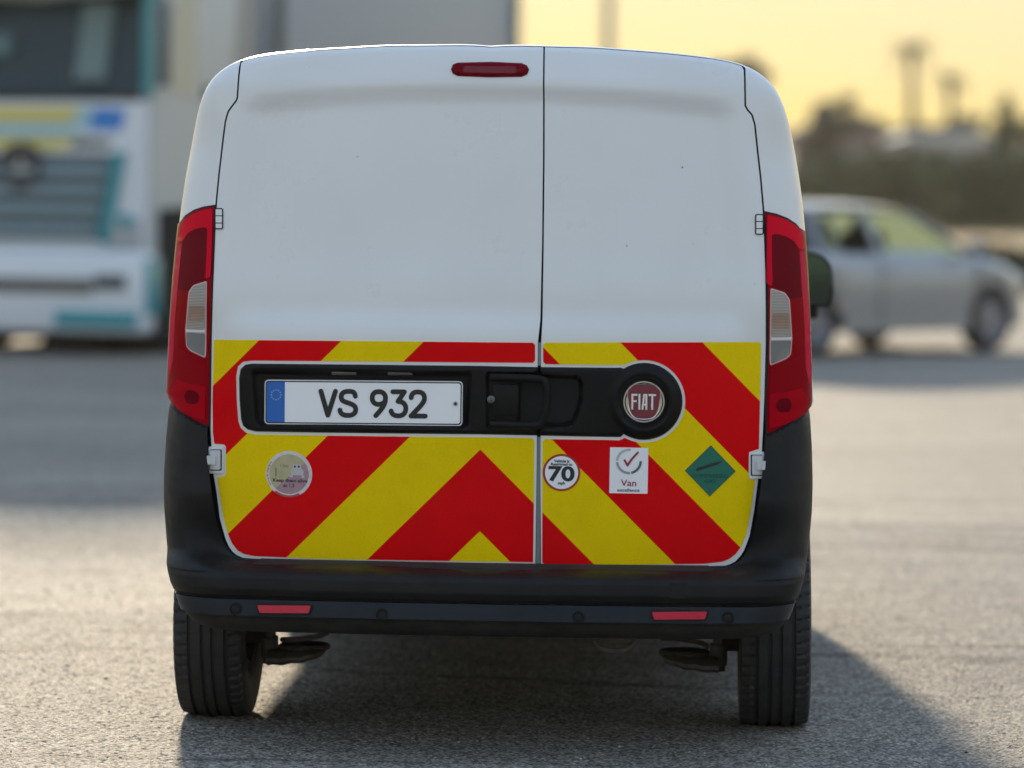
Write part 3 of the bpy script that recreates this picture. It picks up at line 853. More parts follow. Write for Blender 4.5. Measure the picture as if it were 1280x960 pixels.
def fiat():
    h = 0.043; st = 0.0052; P_ = []
    def rect(x0, z0, x1, z1): P_.append([(x0, z0), (x1, z0), (x1, z1), (x0, z1)])
    x = -0.0345
    rect(x, -h/2, x+st, h/2); rect(x, h/2-st, x+0.0165, h/2); rect(x, -0.001, x+0.0145, -0.001+st)
    x = -0.0150; rect(x, -h/2, x+st, h/2)
    x = -0.0065
    P_.append([(x, -h/2), (x+st, -h/2), (x+0.0048+st*.9, h/2), (x+0.0048, h/2)])
    P_.append([(x+0.0048, h/2), (x+0.0048+st, h/2-st), (x+0.0115, h/2-st), (x+0.0115, h/2)])
    rect(x+0.0105, -h/2, x+0.0105+st, h/2); rect(x+0.003, -0.010, x+0.013, -0.010+st*.9)
    x = 0.0125; rect(x, h/2-st, x+0.0205, h/2); rect(x+0.0205/2-st/2, -h/2, x+0.0205/2+st/2, h/2)
    return union2d(P_)
Wf, Ff = fiat()
mesh_obj('badge_letters', [(BADGE[0]+w[0], by-0.0115-0.003*max(0, 1-(w[0]/0.045)**2), BADGE[1]+w[1]*(1+0.0)) for w in Wf], Ff, mat('badge_silver', (0.8, 0.8, 0.8), rough=0.35, metal=0.3), badge, smooth=False)

# number plate ---------------------------------------------------------
PC = on([333, 577, 575, 333], [477.5, 479.5, 529.5, 527])
pc = PC.mean(0); PW = (PC[1, 0]-PC[0, 0]); PH = 0.115
pang = math.atan2(PC[1, 1]-PC[0, 1], PC[1, 0]-PC[0, 0])
plate_y = float(depth([pc[0]], [pc[1]], -0.006)[0][1])
yaw_p = math.atan((depth([pc[0]+.2], [pc[1]])[0][1]-depth([pc[0]-.2], [pc[1]])[0][1])/0.4)
def plate3(x, z, lift):
    x = np.asarray(x, float); z = np.asarray(z, float)
    return np.stack([pc[0]+x, plate_y+x*math.tan(yaw_p)-np.asarray(lift)+0*x, pc[1]+z+x*math.tan(pang)], -1)
def flat_panel(name, loop, y, material, parent, thick=0.0):
    W, F = union2d([loop]); P = plate3(W[:, 0], W[:, 1], y)
    if thick:
        n = len(loop); A = np.array(loop); Pf = plate3(A[:, 0], A[:, 1], y); Pb = plate3(A[:, 0], A[:, 1], y-thick)
        V = [tuple(p) for p in P]+[tuple(p) for p in Pf]+[tuple(p) for p in Pb]; k = len(P)
        F = list(F)+[(k+(i+1) % n, k+i, k+n+i, k+n+(i+1) % n) for i in range(n)]
        return mesh_obj(name, V, F, material, parent, smooth=False)
    return mesh_obj(name, P, F, material, parent, smooth=False)
rect = lambda x0, z0, x1, z1: [(x0, z0), (x1, z0), (x1, z1), (x0, z1)]
PWHITE = mat('plate_white', (0.93, 0.93, 0.94), rough=0.35, coat=0.2)
PBLUE = mat('plate_blue', (0.004, 0.13, 0.50), rough=0.35, coat=0.2)
PINK = mat('plate_black', (0.012, 0.014, 0.018), rough=0.35)
hw, hh = PW/2, PH/2
plate = flat_panel('number_plate', rounded(rect(-hw-.004, -hh-.004, hw+.004, hh+.004), 0.012), 0.0, PWHITE, van, 0.003)
tag(plate, 'white number plate VS 932 with a blue band')
flat_panel('plate_rim', rounded(rect(-hw-.0015, -hh-.0015, hw+.0015, hh+.0015), 0.010), 0.0008, PINK, plate)
flat_panel('plate_face', rounded(rect(-hw+.002, -hh+.002, hw-.002, hh-.002), 0.008), 0.0014, PWHITE, plate)
bw = 24/456
flat_panel('blue_band', rounded(rect(-hw+.002, -hh+.002, -hw+bw, hh-.002), [0.008, 0, 0, 0.008]), 0.0020, PBLUE, plate)
# ring of marks on the blue band
ST = []
for k in range(12):
    t = 2*math.pi*k/12; cx_, cz_ = -hw+bw/2+0.002+0.0135*math.cos(t), 0.020+0.0135*math.sin(t)
    s5 = []
    for j in range(10):
        rr_ = (0.0033 if j % 2 == 0 else 0.0015); tt = math.pi/2+j*math.pi/5
        s5.append((cx_+rr_*math.cos(tt), cz_+rr_*math.sin(tt)))
    ST.append(s5)
Wt, Ft = union2d(ST)
mesh_obj('star_ring', plate3(Wt[:, 0], Wt[:, 1], 0.0026), Ft, mat('star_grey', (0.25, 0.42, 0.62), rough=0.4), plate, smooth=False)
# characters drawn as strokes; unit box: width w, height 1
def bez(p, n=10):
    out = []
    for k in range(n+1):
        t = k/n
        if len(p) == 3: q = [(1-t)**2*p[0][i]+2*t*(1-t)*p[1][i]+t*t*p[2][i] for i in (0, 1)]
        else: q = [(1-t)**3*p[0][i]+3*(1-t)**2*t*p[1][i]+3*(1-t)*t*t*p[2][i]+t**3*p[3][i] for i in (0, 1)]
        out.append(tuple(q))
    return out
def join(*a):
    out = []
    for s in a: out += s if not out else s[1:] if np.allclose(out[-1], s[0]) else s
    return out
GL = {
 'V': [[(0, 1), (.27, 0)], [(.27, 0), (.55, 1)]],
 'S': [join(bez([(.56, .80), (.54, 1.0), (.44, 1.0), (.30, 1.0)]), bez([(.30, 1.0), (.10, 1.0), (.04, .88), (.04, .76)]), bez([(.04, .76), (.04, .60), (.18, .56), (.30, .52)]), bez([(.30, .52), (.46, .46), (.58, .40), (.58, .25)]), bez([(.58, .25), (.58, .08), (.46, 0), (.30, 0)]), bez([(.30, 0), (.12, 0), (.02, .06), (.0, .22)]))],
 '9': [join(bez([(.52, .72), (.52, .90), (.42, 1.0), (.27, 1.0)]), bez([(.27, 1.0), (.10, 1.0), (.02, .90), (.02, .73)]), bez([(.02, .73), (.02, .57), (.12, .47), (.27, .47)]), bez([(.27, .47), (.42, .47), (.52, .57), (.52, .72)])), join(bez([(.52, .72), (.52, .45), (.36, .25), (.16, 0)]))],
 '3': [join([(.06, 1.0), (.50, 1.0)], [(.50, 1.0), (.26, .60)], bez([(.26, .60), (.46, .60), (.56, .48), (.56, .31)]), bez([(.56, .31), (.56, .10), (.44, 0), (.27, 0)]), bez([(.27, 0), (.12, 0), (.02, .07), (.0, .20)]))],
 '2': [join(bez([(.03, .76), (.05, .94), (.14, 1.0), (.30, 1.0)]), bez([(.30, 1.0), (.47, 1.0), (.56, .90), (.56, .74)]), bez([(.56, .74), (.56, .56), (.40, .42), (.03, 0)], 12)), [(.03, 0), (.60, 0)]],
}
Hc = 0.0665; polys = []
cpx = [('V', 401, 18.5), ('S', 425, 20), ('9', 464.5, 17.5), ('3', 489, 18.5), ('2', 513, 19)]
for ch, px0, wpx in cpx:
    x0 = float(on(px0, 503)[0][0])-pc[0]; wd = wpx/456
    gm = max(p[0] for s in GL[ch] for p in s)
    for s in GL[ch]:
        pts = [(x0+p[0]/gm*wd, (p[1]-0.5)*Hc) for p in s]
        if len(pts) == 2: pts = [pts[0], tuple((np.array(pts[0])+pts[1])/2), pts[1]]
        # split at sharp turns
        seg = [pts[0]]
        for i in range(1, len(pts)):
            seg.append(pts[i])
            if i < len(pts)-1:
                a_ = np.array(pts[i])-pts[i-1]; b_ = np.array(pts[i+1])-pts[i]
                if np.dot(a_, b_)/(np.linalg.norm(a_)*np.linalg.norm(b_)+1e-9) < 0.5:
                    polys.append(ribbon(seg, 0.0136)) if len(seg) > 1 else None; seg = [pts[i]]
        if len(seg) > 1: polys.append(ribbon(seg, 0.0136))
Wt, Ft = union2d(polys)
mesh_obj('plate_characters', plate3(Wt[:, 0], Wt[:, 1]-0.002, 0.0026), Ft, PINK, plate, smooth=False)
q = MB(); sx_ = float(on(569.5, 504)[0][0])
p = plate3(sx_-pc[0], 0.0, 0.003); q.lathe([(0.002, 0.0065), (-0.002, 0.006), (-0.003, 0.0001)], tuple(p), 'Y', 14)
p2 = (p[0], p[1]-0.0033, p[2]); q.lathe([(0, 0.0032), (-0.0003, 0.0001)], p2, 'Y', 10, mi=1)
q.build('plate_screw', [mat('screw_grey', (0.35, 0.36, 0.36), rough=0.4, metal=0.7), DARK], plate)

# stickers ---------------------------------------------------------------
def circ(r, n=40): return [(r*math.cos(2*math.pi*k/n), r*math.sin(2*math.pi*k/n)) for k in range(n)]
def sticker(name, loop, c, lift, material, parent, label=None):
    W, F = union2d([loop]); return flat_print(name, W, F, c, lift, material, parent, ROLLZ, label)
def ptxt(name, s, size, c, dx, dz, lift, material, parent, bold=0.0, squash=1.0, spacing=1.0, italic=0.0, rot=0.0, width=None):
    V, F = text_mesh(s, size, bold, spacing, squash, italic)
    if width: V[:, 0] *= width/(V[:, 0].max()-V[:, 0].min())
    V = V+[dx, dz]
    if rot:
        V = (V-[dx, dz])@np.array([[math.cos(rot), math.sin(rot)], [-math.sin(rot), math.cos(rot)]])+[dx, dz]
    return flat_print(name, V, F, c, lift, material, parent, ROLLZ)
SW = mat('sticker_white', (0.93, 0.93, 0.95), rough=0.4, coat=0.2)
SBLK = mat('sticker_black', (0.02, 0.02, 0.022), rough=0.5)
SRED = mat('sticker_red', (0.40, 0.02, 0.02), rough=0.4)
px1 = 1/456.0
c70 = tuple(on(702, 590.5)[0])
s70 = sticker('speed_sticker', circ(23.6*px1), c70, 0.0028, SRED, van, 'round white sticker with a red rim reading Vehicle is Restricted to 70 mph')
sticker('sticker_face', circ(20.8*px1), c70, 0.0034, SW, s70)
ptxt('lettering', '70', 25.5*px1, c70, 0, -1.5*px1, 0.0040, SBLK, s70, bold=0.0018, width=33*px1)
ptxt('lettering', 'Vehicle is', 5.0*px1, c70, 0, 14.6*px1, 0.0040, SBLK, s70, bold=0.0004, width=19.5*px1)
ptxt('lettering', 'Restricted to', 4.6*px1, c70, 0, 10.6*px1, 0.0040, SBLK, s70, bold=0.0004, width=27*px1)
ptxt('lettering', 'mph', 5.2*px1, c70, 0.0, -13.8*px1, 0.0040, SBLK, s70, bold=0.0004, width=9*px1)

cv = tuple(on(786, 588)[0])
sv = sticker('van_excellence_sticker', rect(-24*px1, -29*px1, 24*px1, 29*px1), cv, 0.0028, SW, van, 'white rectangular sticker with a red tick reading Van excellence')
CRIM = mat('sticker_crimson', (0.35, 0.012, 0.03), rough=0.45)
NAVY = mat('sticker_slate', (0.11, 0.12, 0.14), rough=0.45); GREYP = mat('sticker_grey', (0.33, 0.34, 0.35), rough=0.45); LGP = mat('sticker_light_grey', (0.5, 0.51, 0.52), rough=0.45)
def arcband(r0, r1, a0, a1, n=14):
    return arc(0, 0, r1, a0, a1, n)+arc(0, 0, r0, a1, a0, n)
for a0, a1, mm in ((2, -78, NAVY), (-84, -175, GREYP), (-182, -278, LGP)):
    W, F = union2d([[(x*px1, (z+11.6)*px1) for x, z in arcband(13.2, 16.2, a0, a1)]])
    flat_print('sticker_arc', W, F, cv, 0.0034, mm, sv, ROLLZ)
W, F = union2d([ribbon([(-5.5*px1, 13*px1), (-1.6*px1, 6.5*px1)], 2.6*px1), ribbon([(-1.6*px1, 6.5*px1), (3*px1, 14*px1), (11*px1, 23*px1)], 2.6*px1)])
flat_print('sticker_tick', W, F, cv, 0.0038, CRIM, sv, ROLLZ)
ptxt('lettering', 'Van', 11.5*px1, cv, 0, -15.6*px1, 0.0034, CRIM, sv, bold=0.0003, width=19.5*px1)
ptxt('lettering', 'excellence', 5.6*px1, cv, 0, -24.8*px1, 0.0034, NAVY, sv, bold=0.0003, width=28*px1)

cg = tuple(on(887.8, 588.6)[0])
GRN = mat('sticker_green', (0.006, 0.155, 0.105), rough=0.4, coat=0.2); GBK = mat('sticker_green_print', (0.004, 0.05, 0.04), rough=0.5)
dm = [(0, 32.5*px1), (-32*px1, 0), (0, -32.5*px1), (32*px1, 0)]
sg_ = sticker('gas_sticker', [p for p in dm], cg, 0.0028, GBK, van, 'green diamond sticker with a gas bottle reading COMPRESSED GAS 2')
sticker('sticker_face', [(p[0]*.972, p[1]*.972) for p in dm], cg, 0.0033, GRN, sg_)
gb = [(-18*px1, 0.5*px1), (-17*px1, 3.5*px1), (7*px1, 11.5*px1), (10*px1, 11.4*px1), (14*px1, 13.4*px1), (15.5*px1, 12.6*px1), (11*px1, 9.6*px1), (9*px1, 8.4*px1), (-16*px1, -0.2*px1)]
W, F = union2d([gb]); flat_print('gas_bottle_print', W, F, cg, 0.0039, SBLK, sg_, ROLLZ)
ptxt('lettering', 'COMPRESSED', 6.6*px1, cg, 0, -6.2*px1, 0.0039, GBK, sg_, width=45*px1)
ptxt('lettering', 'GAS', 6.6*px1, cg, 0, -12.8*px1, 0.0039, GBK, sg_, width=14*px1)
ptxt('lettering', '2', 6.5*px1, cg, 0, -25*px1, 0.0039, GBK, sg_, bold=0.0003)

ck = tuple(on(361.5, 592.5)[0])
FADE = mat('faded_sticker_white', (0.74, 0.67, 0.65), rough=0.6, vary=0.12, vscale=60)
sk = sticker('faded_round_sticker', circ(29.6*px1), ck, 0.0028, FADE, van, 'faded round sticker reading Keep them alive at 1.5')
BEI = mat('faded_beige', (0.50, 0.45, 0.26), rough=0.6, vary=0.1, vscale=50); MAU = mat('faded_mauve', (0.42, 0.26, 0.30), rough=0.6, vary=0.12, vscale=50)
rin = 25.2*px1; cc = circ(rin, 48)
loopA = [p for p in cc if p[1] > p[0]*0.9-0.006]; loopB = [p for p in cc if p[1] <= p[0]*0.9-0.006]
W, F = union2d([cc]); 
W2, T2 = tri2d([cc], 0.006, edge_pts=False, extra_edges=[((-.07, -.07*.9-.006), (.07, .07*.9-.006))])
cen = W2[T2].mean(1); mi = (cen[:, 1] < cen[:, 0]*0.9-0.006).astype(int)
Pk = depth(ck[0]+W2[:, 0], ck[1]+W2[:, 1], 0.0034); mesh_obj('sticker_face', Pk, T2, [BEI, MAU], sk, mi, smooth=False)
DKP = mat('faded_print', (0.10, 0.06, 0.06), rough=0.6); PAL = mat('faded_pale_print', (0.55, 0.53, 0.54), rough=0.6)
ptxt('lettering', 'Keep them alive', 6.0*px1, ck, 1.5*px1, -8.6*px1, 0.0040, DKP, sk, bold=0.0004, width=44*px1)
ptxt('lettering', 'at 1.5', 6.0*px1, ck, 0, -14.4*px1, 0.0040, DKP, sk, bold=0.0004, width=14.5*px1)
ptxt('lettering', '1.5m', 5.6*px1, ck, -6*px1, 10.4*px1, 0.0040, mat('faded_olive_print', (0.2, 0.18, 0.1), rough=.6), sk)
# small car and cyclist outline on the sticker
W, F = union2d([[(3*px1, -1*px1), (18*px1, -1*px1), (19*px1, 4*px1), (16*px1, 7*px1), (15*px1, 13*px1), (5*px1, 13*px1), (4*px1, 6*px1), (2*px1, 4*px1)], rect(1*px1, -4*px1, 5*px1, -1*px1), rect(16*px1, -4.4*px1, 19.5*px1, -1*px1)])
flat_print('sticker_car_print', W, F, ck, 0.0040, PAL, sk, ROLLZ)
W, F = union2d([circ(1.5*px1, 10), [(5*px1+a, b) for a, b in circ(1.5*px1, 10)]]); flat_print('sticker_car_windows', W+[7.5*px1, 10*px1], F, ck, 0.0045, DKP, sk, ROLLZ)
W, F = union2d([rect(-17.2*px1, -3*px1, -16.2*px1, 8*px1)]); flat_print('sticker_cyclist_print', W, F, ck, 0.0040, DKP, sk, ROLLZ)
frag = []
for a_ in list(np.arange(148, 176, 4.5))+list(np.arange(184, 214, 5)):
    x_, z_ = 27.3*px1*math.cos(R(a_)), 27.3*px1*math.sin(R(a_)); r_ = random.uniform(.6, 1.3)*px1
    frag.append([(x_-r_, z_-r_*.9), (x_+r_, z_-r_*.7), (x_+r_*.8, z_+r_), (x_-r_*.9, z_+r_*.6)])
frag.append([(p[0]*px1, p[1]*px1) for p in arcband(27.0, 29.6, -128, -62, 14)])
W, F = union2d(frag); flat_print('worn_rim_print', W, F, ck, 0.0034, mat('faded_red', (0.42, 0.09, 0.10), rough=0.6), sk, ROLLZ)

# lights -----------------------------------------------------------------
def mirx(pts, about=None): return pts
LL_out = [(268.2,258.5),(255,260.5),(243,264.5),(232,271.5),(224.5,281),(223,300),(218,350),(214,397),(211,453),(209.5,493),(211,504),(222,517),(240,526.5),(258,531),(261,531.5),(261.6,500),(262.4,423),(265,340)]
RL_out = [(956.6,266.5),(970,269.5),(983,274.5),(993,281),(1001,290),(1004.5,305),(1008.5,350),(1010,407),(1011.5,457),(1011.8,505),(1009,512),(1000,522.5),(982,533),(966,539.5),(959,541.5),(958.6,500),(960.5,440),(960,340)]
def lightset(outpx, sgn, inner):
    loop = onp(outpx)
    # push the outer edge fully onto the silhouette
    lp = []
    for p in loop:
        d, near = seg_dist([p], SILD, closed=False)
        if d[0] < 0.024 or not inside([p], SIL)[0]: lp.append((float(near[0][0])-math.copysign(0.003, near[0][0]), float(near[0][1])))
        else: lp.append(p)
    lp = resample(lp, 0.012)
    g = resample([tuple(p) for p in offset_poly(onp(outpx), 0.0055)], 0.015)
    L_ = panel('tail_light', [lp], lambda W: 0.0025+0.0035*np.clip(np.minimum(seg_dist(W, lp)[0], 0.01)/0.01, 0, 1)**0.5, LENS_MID, van, step=0.012, flange=0.01, skip_sil=False, angle=50)
    panel('light_gasket', [g], 0.001, DARK, L_, step=0.012, flange=0, skip_sil=False, keep=lambda c: inside(c, SIL) & (seg_dist(c, SILD, closed=False)[0] > 0.018))
    for nm, pts, lf, mm in inner:
        lp2 = resample(rounded(onp(pts), 0.006 if nm != 'lens_rim' else 0.006), 0.008)
        lp2 = [p if inside([p], SIL)[0] and seg_dist([p], SILD, closed=False)[0][0] > 0.006 else (lambda n_: (n_[0]-math.copysign(0.006, n_[0]), n_[1]))(seg_dist([p], SILD, closed=False)[1][0]) for p in lp2]
        panel(nm, [lp2], lf, mm, L_, step=0.010, flange=0.003, skip_sil=False)
    return L_
inL = [
 ('upper_lens', [(266.5,260.5),(254,263),(243,267.5),(233,275),(226.5,286),(224.5,303),(230,302),(236,292),(245,286.5),(255,284),(260.5,285),(259,322),(256.5,349),(264,346)], 0.0070, LENS_RED),
 ('dark_lens', [(260,285),(255,284.5),(246,287),(237,292.5),(231,303),(227.5,330),(224.5,362),(238,364),(243,356),(258,350)], 0.0070, LENS_DARK),
 ('lens_rim', [(259.5,351),(243,356.5),(237.5,365),(233.5,413),(234.5,433),(239,438.5),(257.5,447.5),(258.5,440)], 0.0070, LENS_RIM),
 ('indicator_lens', [(258.3,353),(243.8,358),(238.8,366),(236.2,395),(235,411.5),(257.2,411.5)], 0.0082, LENS_CLEAR),
 ('indicator_bulb', [(256.5,383),(238.5,382),(237.5,401),(256,401)], 0.0088, LENS_AMBER),
 ('light_bar', [(257.4,412.6),(234.8,411.6),(234.6,414.6),(257.4,415.6)], 0.0095, WHITEBAR),
 ('reversing_lens', [(257.4,416.8),(234.7,415.8),(235.6,432),(240,437),(256.5,445.4)], 0.0082, LENS_GREY),
 ('lower_lens', [(257,450),(236,441),(222,430),(219,455),(221,468),(232,476),(252,479),(258,476)], 0.0070, LENS_MID),
 ('fog_lens', [(257.5,482),(240,480.5),(222,474),(214.5,490),(215.5,502),(227,513),(244,521.5),(257.5,525)], 0.0070, mat('lens_fog', (0.46, 0.0, 0.010), rough=0.15, coat=.07, spec=.03)),
 ('reflector_cell', [(246,488),(236,486),(232,494),(236,504),(247,505),(251,496)], 0.0084, LENS_DARK),
 ('outer_lens', [(224.5,306),(229,304),(226,340),(221,395),(218,450),(214,470),(212.5,452),(215.5,397),(219.5,350)], 0.0066, mat('lens_pink', (0.62, 0.01, 0.05), rough=0.14, coat=.07, spec=.03)),
]
def mirror_px(pts):
    # mirrored left light mapped to the right light through the van's own symmetry
    return pts
def inner_right(items):
    out = []
    for nm, pts, lf, mm in items:
        P_ = onp(pts); out.append((nm, [(-x, z) for x, z in P_], lf, mm))
    return out
lightset(LL_out, -1, inL)
_onp = onp
def lightR():
    global onp
    items = inner_right(inL)
    keep = onp
    def onp2(pts, extra=0.0):
        return [tuple(p) for p in pts] if abs(pts[0][0]) < 5 else keep(pts, extra)
    onp = onp2
    # shift the mirrored details onto the right light
    RLo = keep(RL_out); dx = np.mean([max(p[0] for p in RLo)])-max(-p[0] for p in keep(LL_out))
    dz = max(p[1] for p in RLo)-max(p[1] for p in keep(LL_out))
    dxi = min(p[0] for p in RLo)-min(-p[0] for p in keep(LL_out))
    items = [(n_, [(x+dxi, z+dz) for x, z in p_], l_, m_) for n_, p_, l_, m_ in items]
    lightset(RL_out, 1, items)
    onp = keep
lightR()
# high brake light
HB = onp([(572,78.2),(615,77.2),(652,78.8),(658.5,81.5),(661.4,87),(659,93),(652,96),(612,96.6),(572,95),(566,92),(563.6,86.6),(566,80.6)])
hb = panel('high_brake_light', [resample(HB, 0.008)], lambda W: 0.002+0.008*np.sqrt(np.clip(1-(1-np.minimum(seg_dist(W, HB)[0], 0.014)/0.014)**2, 0, 1)), LENS_DARK, door_parts[0], step=0.008, flange=0.006, edge_pts=False, angle=60)
panel('brake_lens', [resample(rounded(onp([(580,82.5),(645,83),(646,91.5),(579,90.5)]), 0.005), 0.01)], 0.0108, mat('lens_brake', (0.17, 0.0, 0.006), rough=0.2, coat=.4, spec=.2), hb, step=0.01, flange=0.001, edge_pts=False)

for cx_, cy_, r_ in ((783.5, 307.5, 1.1), (853, 209, 1.4), (447, 196, .8)):
    c_ = tuple(on(cx_, cy_)[0]); W, F = union2d([[(random.uniform(.6, 1.2)*r_*px1*math.cos(k), random.uniform(.5, 1.0)*r_*px1*math.sin(k)) for k in np.arange(0, 6.2, .8)]])
    flat_print('paint_chip', W, F, c_, 0.0008, mat('chip_grey', (.12, .12, .12), rough=.8), door_parts[0] if cx_ < 680 else door_parts[1])
# hinges -------------------------------------------------------------------
def hinge_top(px0, px1_, py0, py1, door):
    loop = rounded(onp([(px0, py0), (px1_, py0), (px1_, py1), (px0, py1)]), 0.004)
    h = panel('upper_hinge', [resample(loop, 0.008)], 0.0035, WHITE, door, step=0.01, flange=0.004, edge_pts=False)
    q = MB()
    pts = loop+[loop[0]]; P_ = depth([p[0] for p in pts], [p[1] for p in pts], 0.0030); q.tube([tuple(p) for p in P_], 0.0018, n=6)
    for f_ in (0.36, 0.72):
        yy = py0+(py1-py0)*f_; e_ = onp([(px0, yy), (px1_, yy)]); P_ = depth([p[0] for p in e_], [p[1] for p in e_], 0.0032); q.tube([tuple(p) for p in P_], 0.0015, n=6)
    q.build('hinge_seam', DARK, h)
hinge_top(269.3, 278.3, 260.8, 285.8, door_parts[0])
hinge_top(944.6, 953.6, 268.2, 292.6, door_parts[1])
HG = mat('hinge_grey_white', (0.62, 0.63, 0.63), rough=0.4)
def hinge_low(cx_, cy_, sg, door):
    # white boss, dark ring, metal knuckle
    def bx(x0, x1, y0, y1): return onp([(cx_+sg*x0, cy_+y0), (cx_+sg*x1, cy_+y0), (cx_+sg*x1, cy_+y1), (cx_+sg*x0, cy_+y1)])
    h = panel('lower_hinge', [resample(rounded(bx(-9, 9.5, -16.5, 17), 0.004), 0.006)], 0.007, WHITE, door, step=0.01, flange=0.008, edge_pts=False)
    panel('hinge_recess', [resample(rounded(bx(-6.5, 7.4, -13, 13.5), 0.003), 0.006)], 0.0075, DARK, h, step=0.01, flange=0.001, edge_pts=False)
    panel('hinge_plate', [resample(rounded(bx(-6.5, 5.8, -12, 12), 0.004), 0.006)], 0.013, HG, h, step=0.01, flange=0.008, edge_pts=False)
    panel('hinge_arm', [resample(rounded(bx(-9.5, 0, -5, 5.5), 0.003), 0.006)], 0.020, HG, h, step=0.01, flange=0.012, edge_pts=False)
    a_ = on(cx_-sg*7.5, cy_)[0]; p = depth([a_[0]], [a_[1]], 0.018)[0]
    q = MB(); q.cyl((p[0], p[1], p[2]-0.012), (p[0], p[1], p[2]+0.012), 0.006); q.build('hinge_pin', HG, h)
hinge_low(270.3, 574.5, 1, door_parts[0]); hinge_low(945.8, 581, -1, door_parts[1])

# bumper -------------------------------------------------------------------
SB_L = [(209.5,500),(207.5,520),(206,560),(205.5,600),(206.5,640),(209.8,684),(217,724),(226.5,748),(232,762),(240,775),(253,786),(277,793),(300,797)]
SB_R = [(1012,505),(1015,520),(1018.5,560),(1020.5,600),(1019.6,640),(1014.6,690),(1009,718),(1000.5,742),(992.5,764),(986,777),(975,788),(955,797),(930,801)]
def hwz(L, sg):
    x, z = at([p[0] for p in L], [p[1] for p in L], 0.2); o_ = np.argsort(z); return z[o_], (x*sg)[o_]
zl, xl = hwz(SB_L, -1); zr, xr = hwz(SB_R, 1)
def WB(z): return 0.5*(np.interp(z, zl, xl)+np.interp(z, zr, xr))
def zpx(y, Y=0.05): return float(at(610, y, Y)[1])
z_ledge, z_lip, z_g0, z_g1, z_s0, z_s1, z_bot = zpx(708, .1), zpx(722, 0), zpx(750, -.02), zpx(755, -.02), zpx(757, -.02), zpx(778, -.02), zpx(798, 0.02)
z_top = float(at(240, 497, 0.2)[1])
print('bumper z', z_ledge, z_lip, z_g0, z_s0, z_s1, z_bot, z_top)
edgeL = on([p[0] for p in L_EDGE+L_BOT], [p[1] for p in L_EDGE+L_BOT]); edgeR = on([p[0] for p in R_EDGE+R_BOT], [p[1] for p in R_EDGE+R_BOT])
def inner_edge(z):
    o1 = np.argsort(edgeL[:, 1]); o2 = np.argsort(edgeR[:, 1])
    a_ = -np.interp(z, edgeL[o1, 1], edgeL[o1, 0]); b_ = np.interp(z, edgeR[o2, 1], edgeR[o2, 0])
    return 0.5*(a_+b_)
def bump_y(z):
    """how far back the middle of the bumper stands"""
    k = [(z_bot-0.02, 0.10), (z_bot, 0.035), (z_s1-0.006, 0.004), (z_s1, 0.002), (z_s0, -0.004), (z_g0, -0.014), (z_g0+0.015, -0.022), (z_lip-0.012, -0.020), (z_lip, -0.012), (z_lip+0.012, 0.02), (z_ledge, 0.095), (z_ledge+0.02, 0.12)]
    k.sort(); return float(np.interp(z, [a for a, _ in k], [b for _, b in k]))
def bumper_band(name, zlist, yfn, xin, material, parent, off=0.0, bow=0.055, rc=0.15, yend=0.455, label=None, thick=True, angle=40):
    for_rows = []
    q = MB()
    for sgn in (-1, 1):
        rows = []
        for z in zlist:
            W_ = float(WB(z))+off; x0 = xin(z)
            r_ = rc
            y0 = yfn(z)
            row = []
            xs_ = list(np.linspace(x0, max(x0+0.01, W_-r_), 14 if x0 > 0.3 else 30))
            if x0 > W_-r_-0.01: xs_ = list(np.linspace(x0, x0+0.0005, 14))
            for x in xs_: row.append((x, None))
            a0 = 0.0
            if x0 > W_-r_: a0 = math.asin(min(1, (x0-(W_-r_))/r_))
            for t in np.linspace(a0, math.pi/2, 12)[1:]: row.append((W_-r_+r_*math.sin(t), t))
            pts = []
            for x, t in row:
                a_ = W_-x; e = 0
                if a_ < r_: e = r_-math.sqrt(max(0, r_*r_-(r_-a_)**2))
                pts.append((sgn*x, yfn(z)+bow*(x/0.9)**2+e-off, z))
            yl = pts[-1][1]
            for f_ in (0.25, 0.5, 0.75, 1.0): pts.append((sgn*W_, yl+(max(yend, yl+0.01)-yl)*f_, z))
            rows.append(pts)
        G = np.array(rows)
        q.grid(G if sgn > 0 else G[:, ::-1])
    return q.build(name, material, parent, angle=angle, label=label)
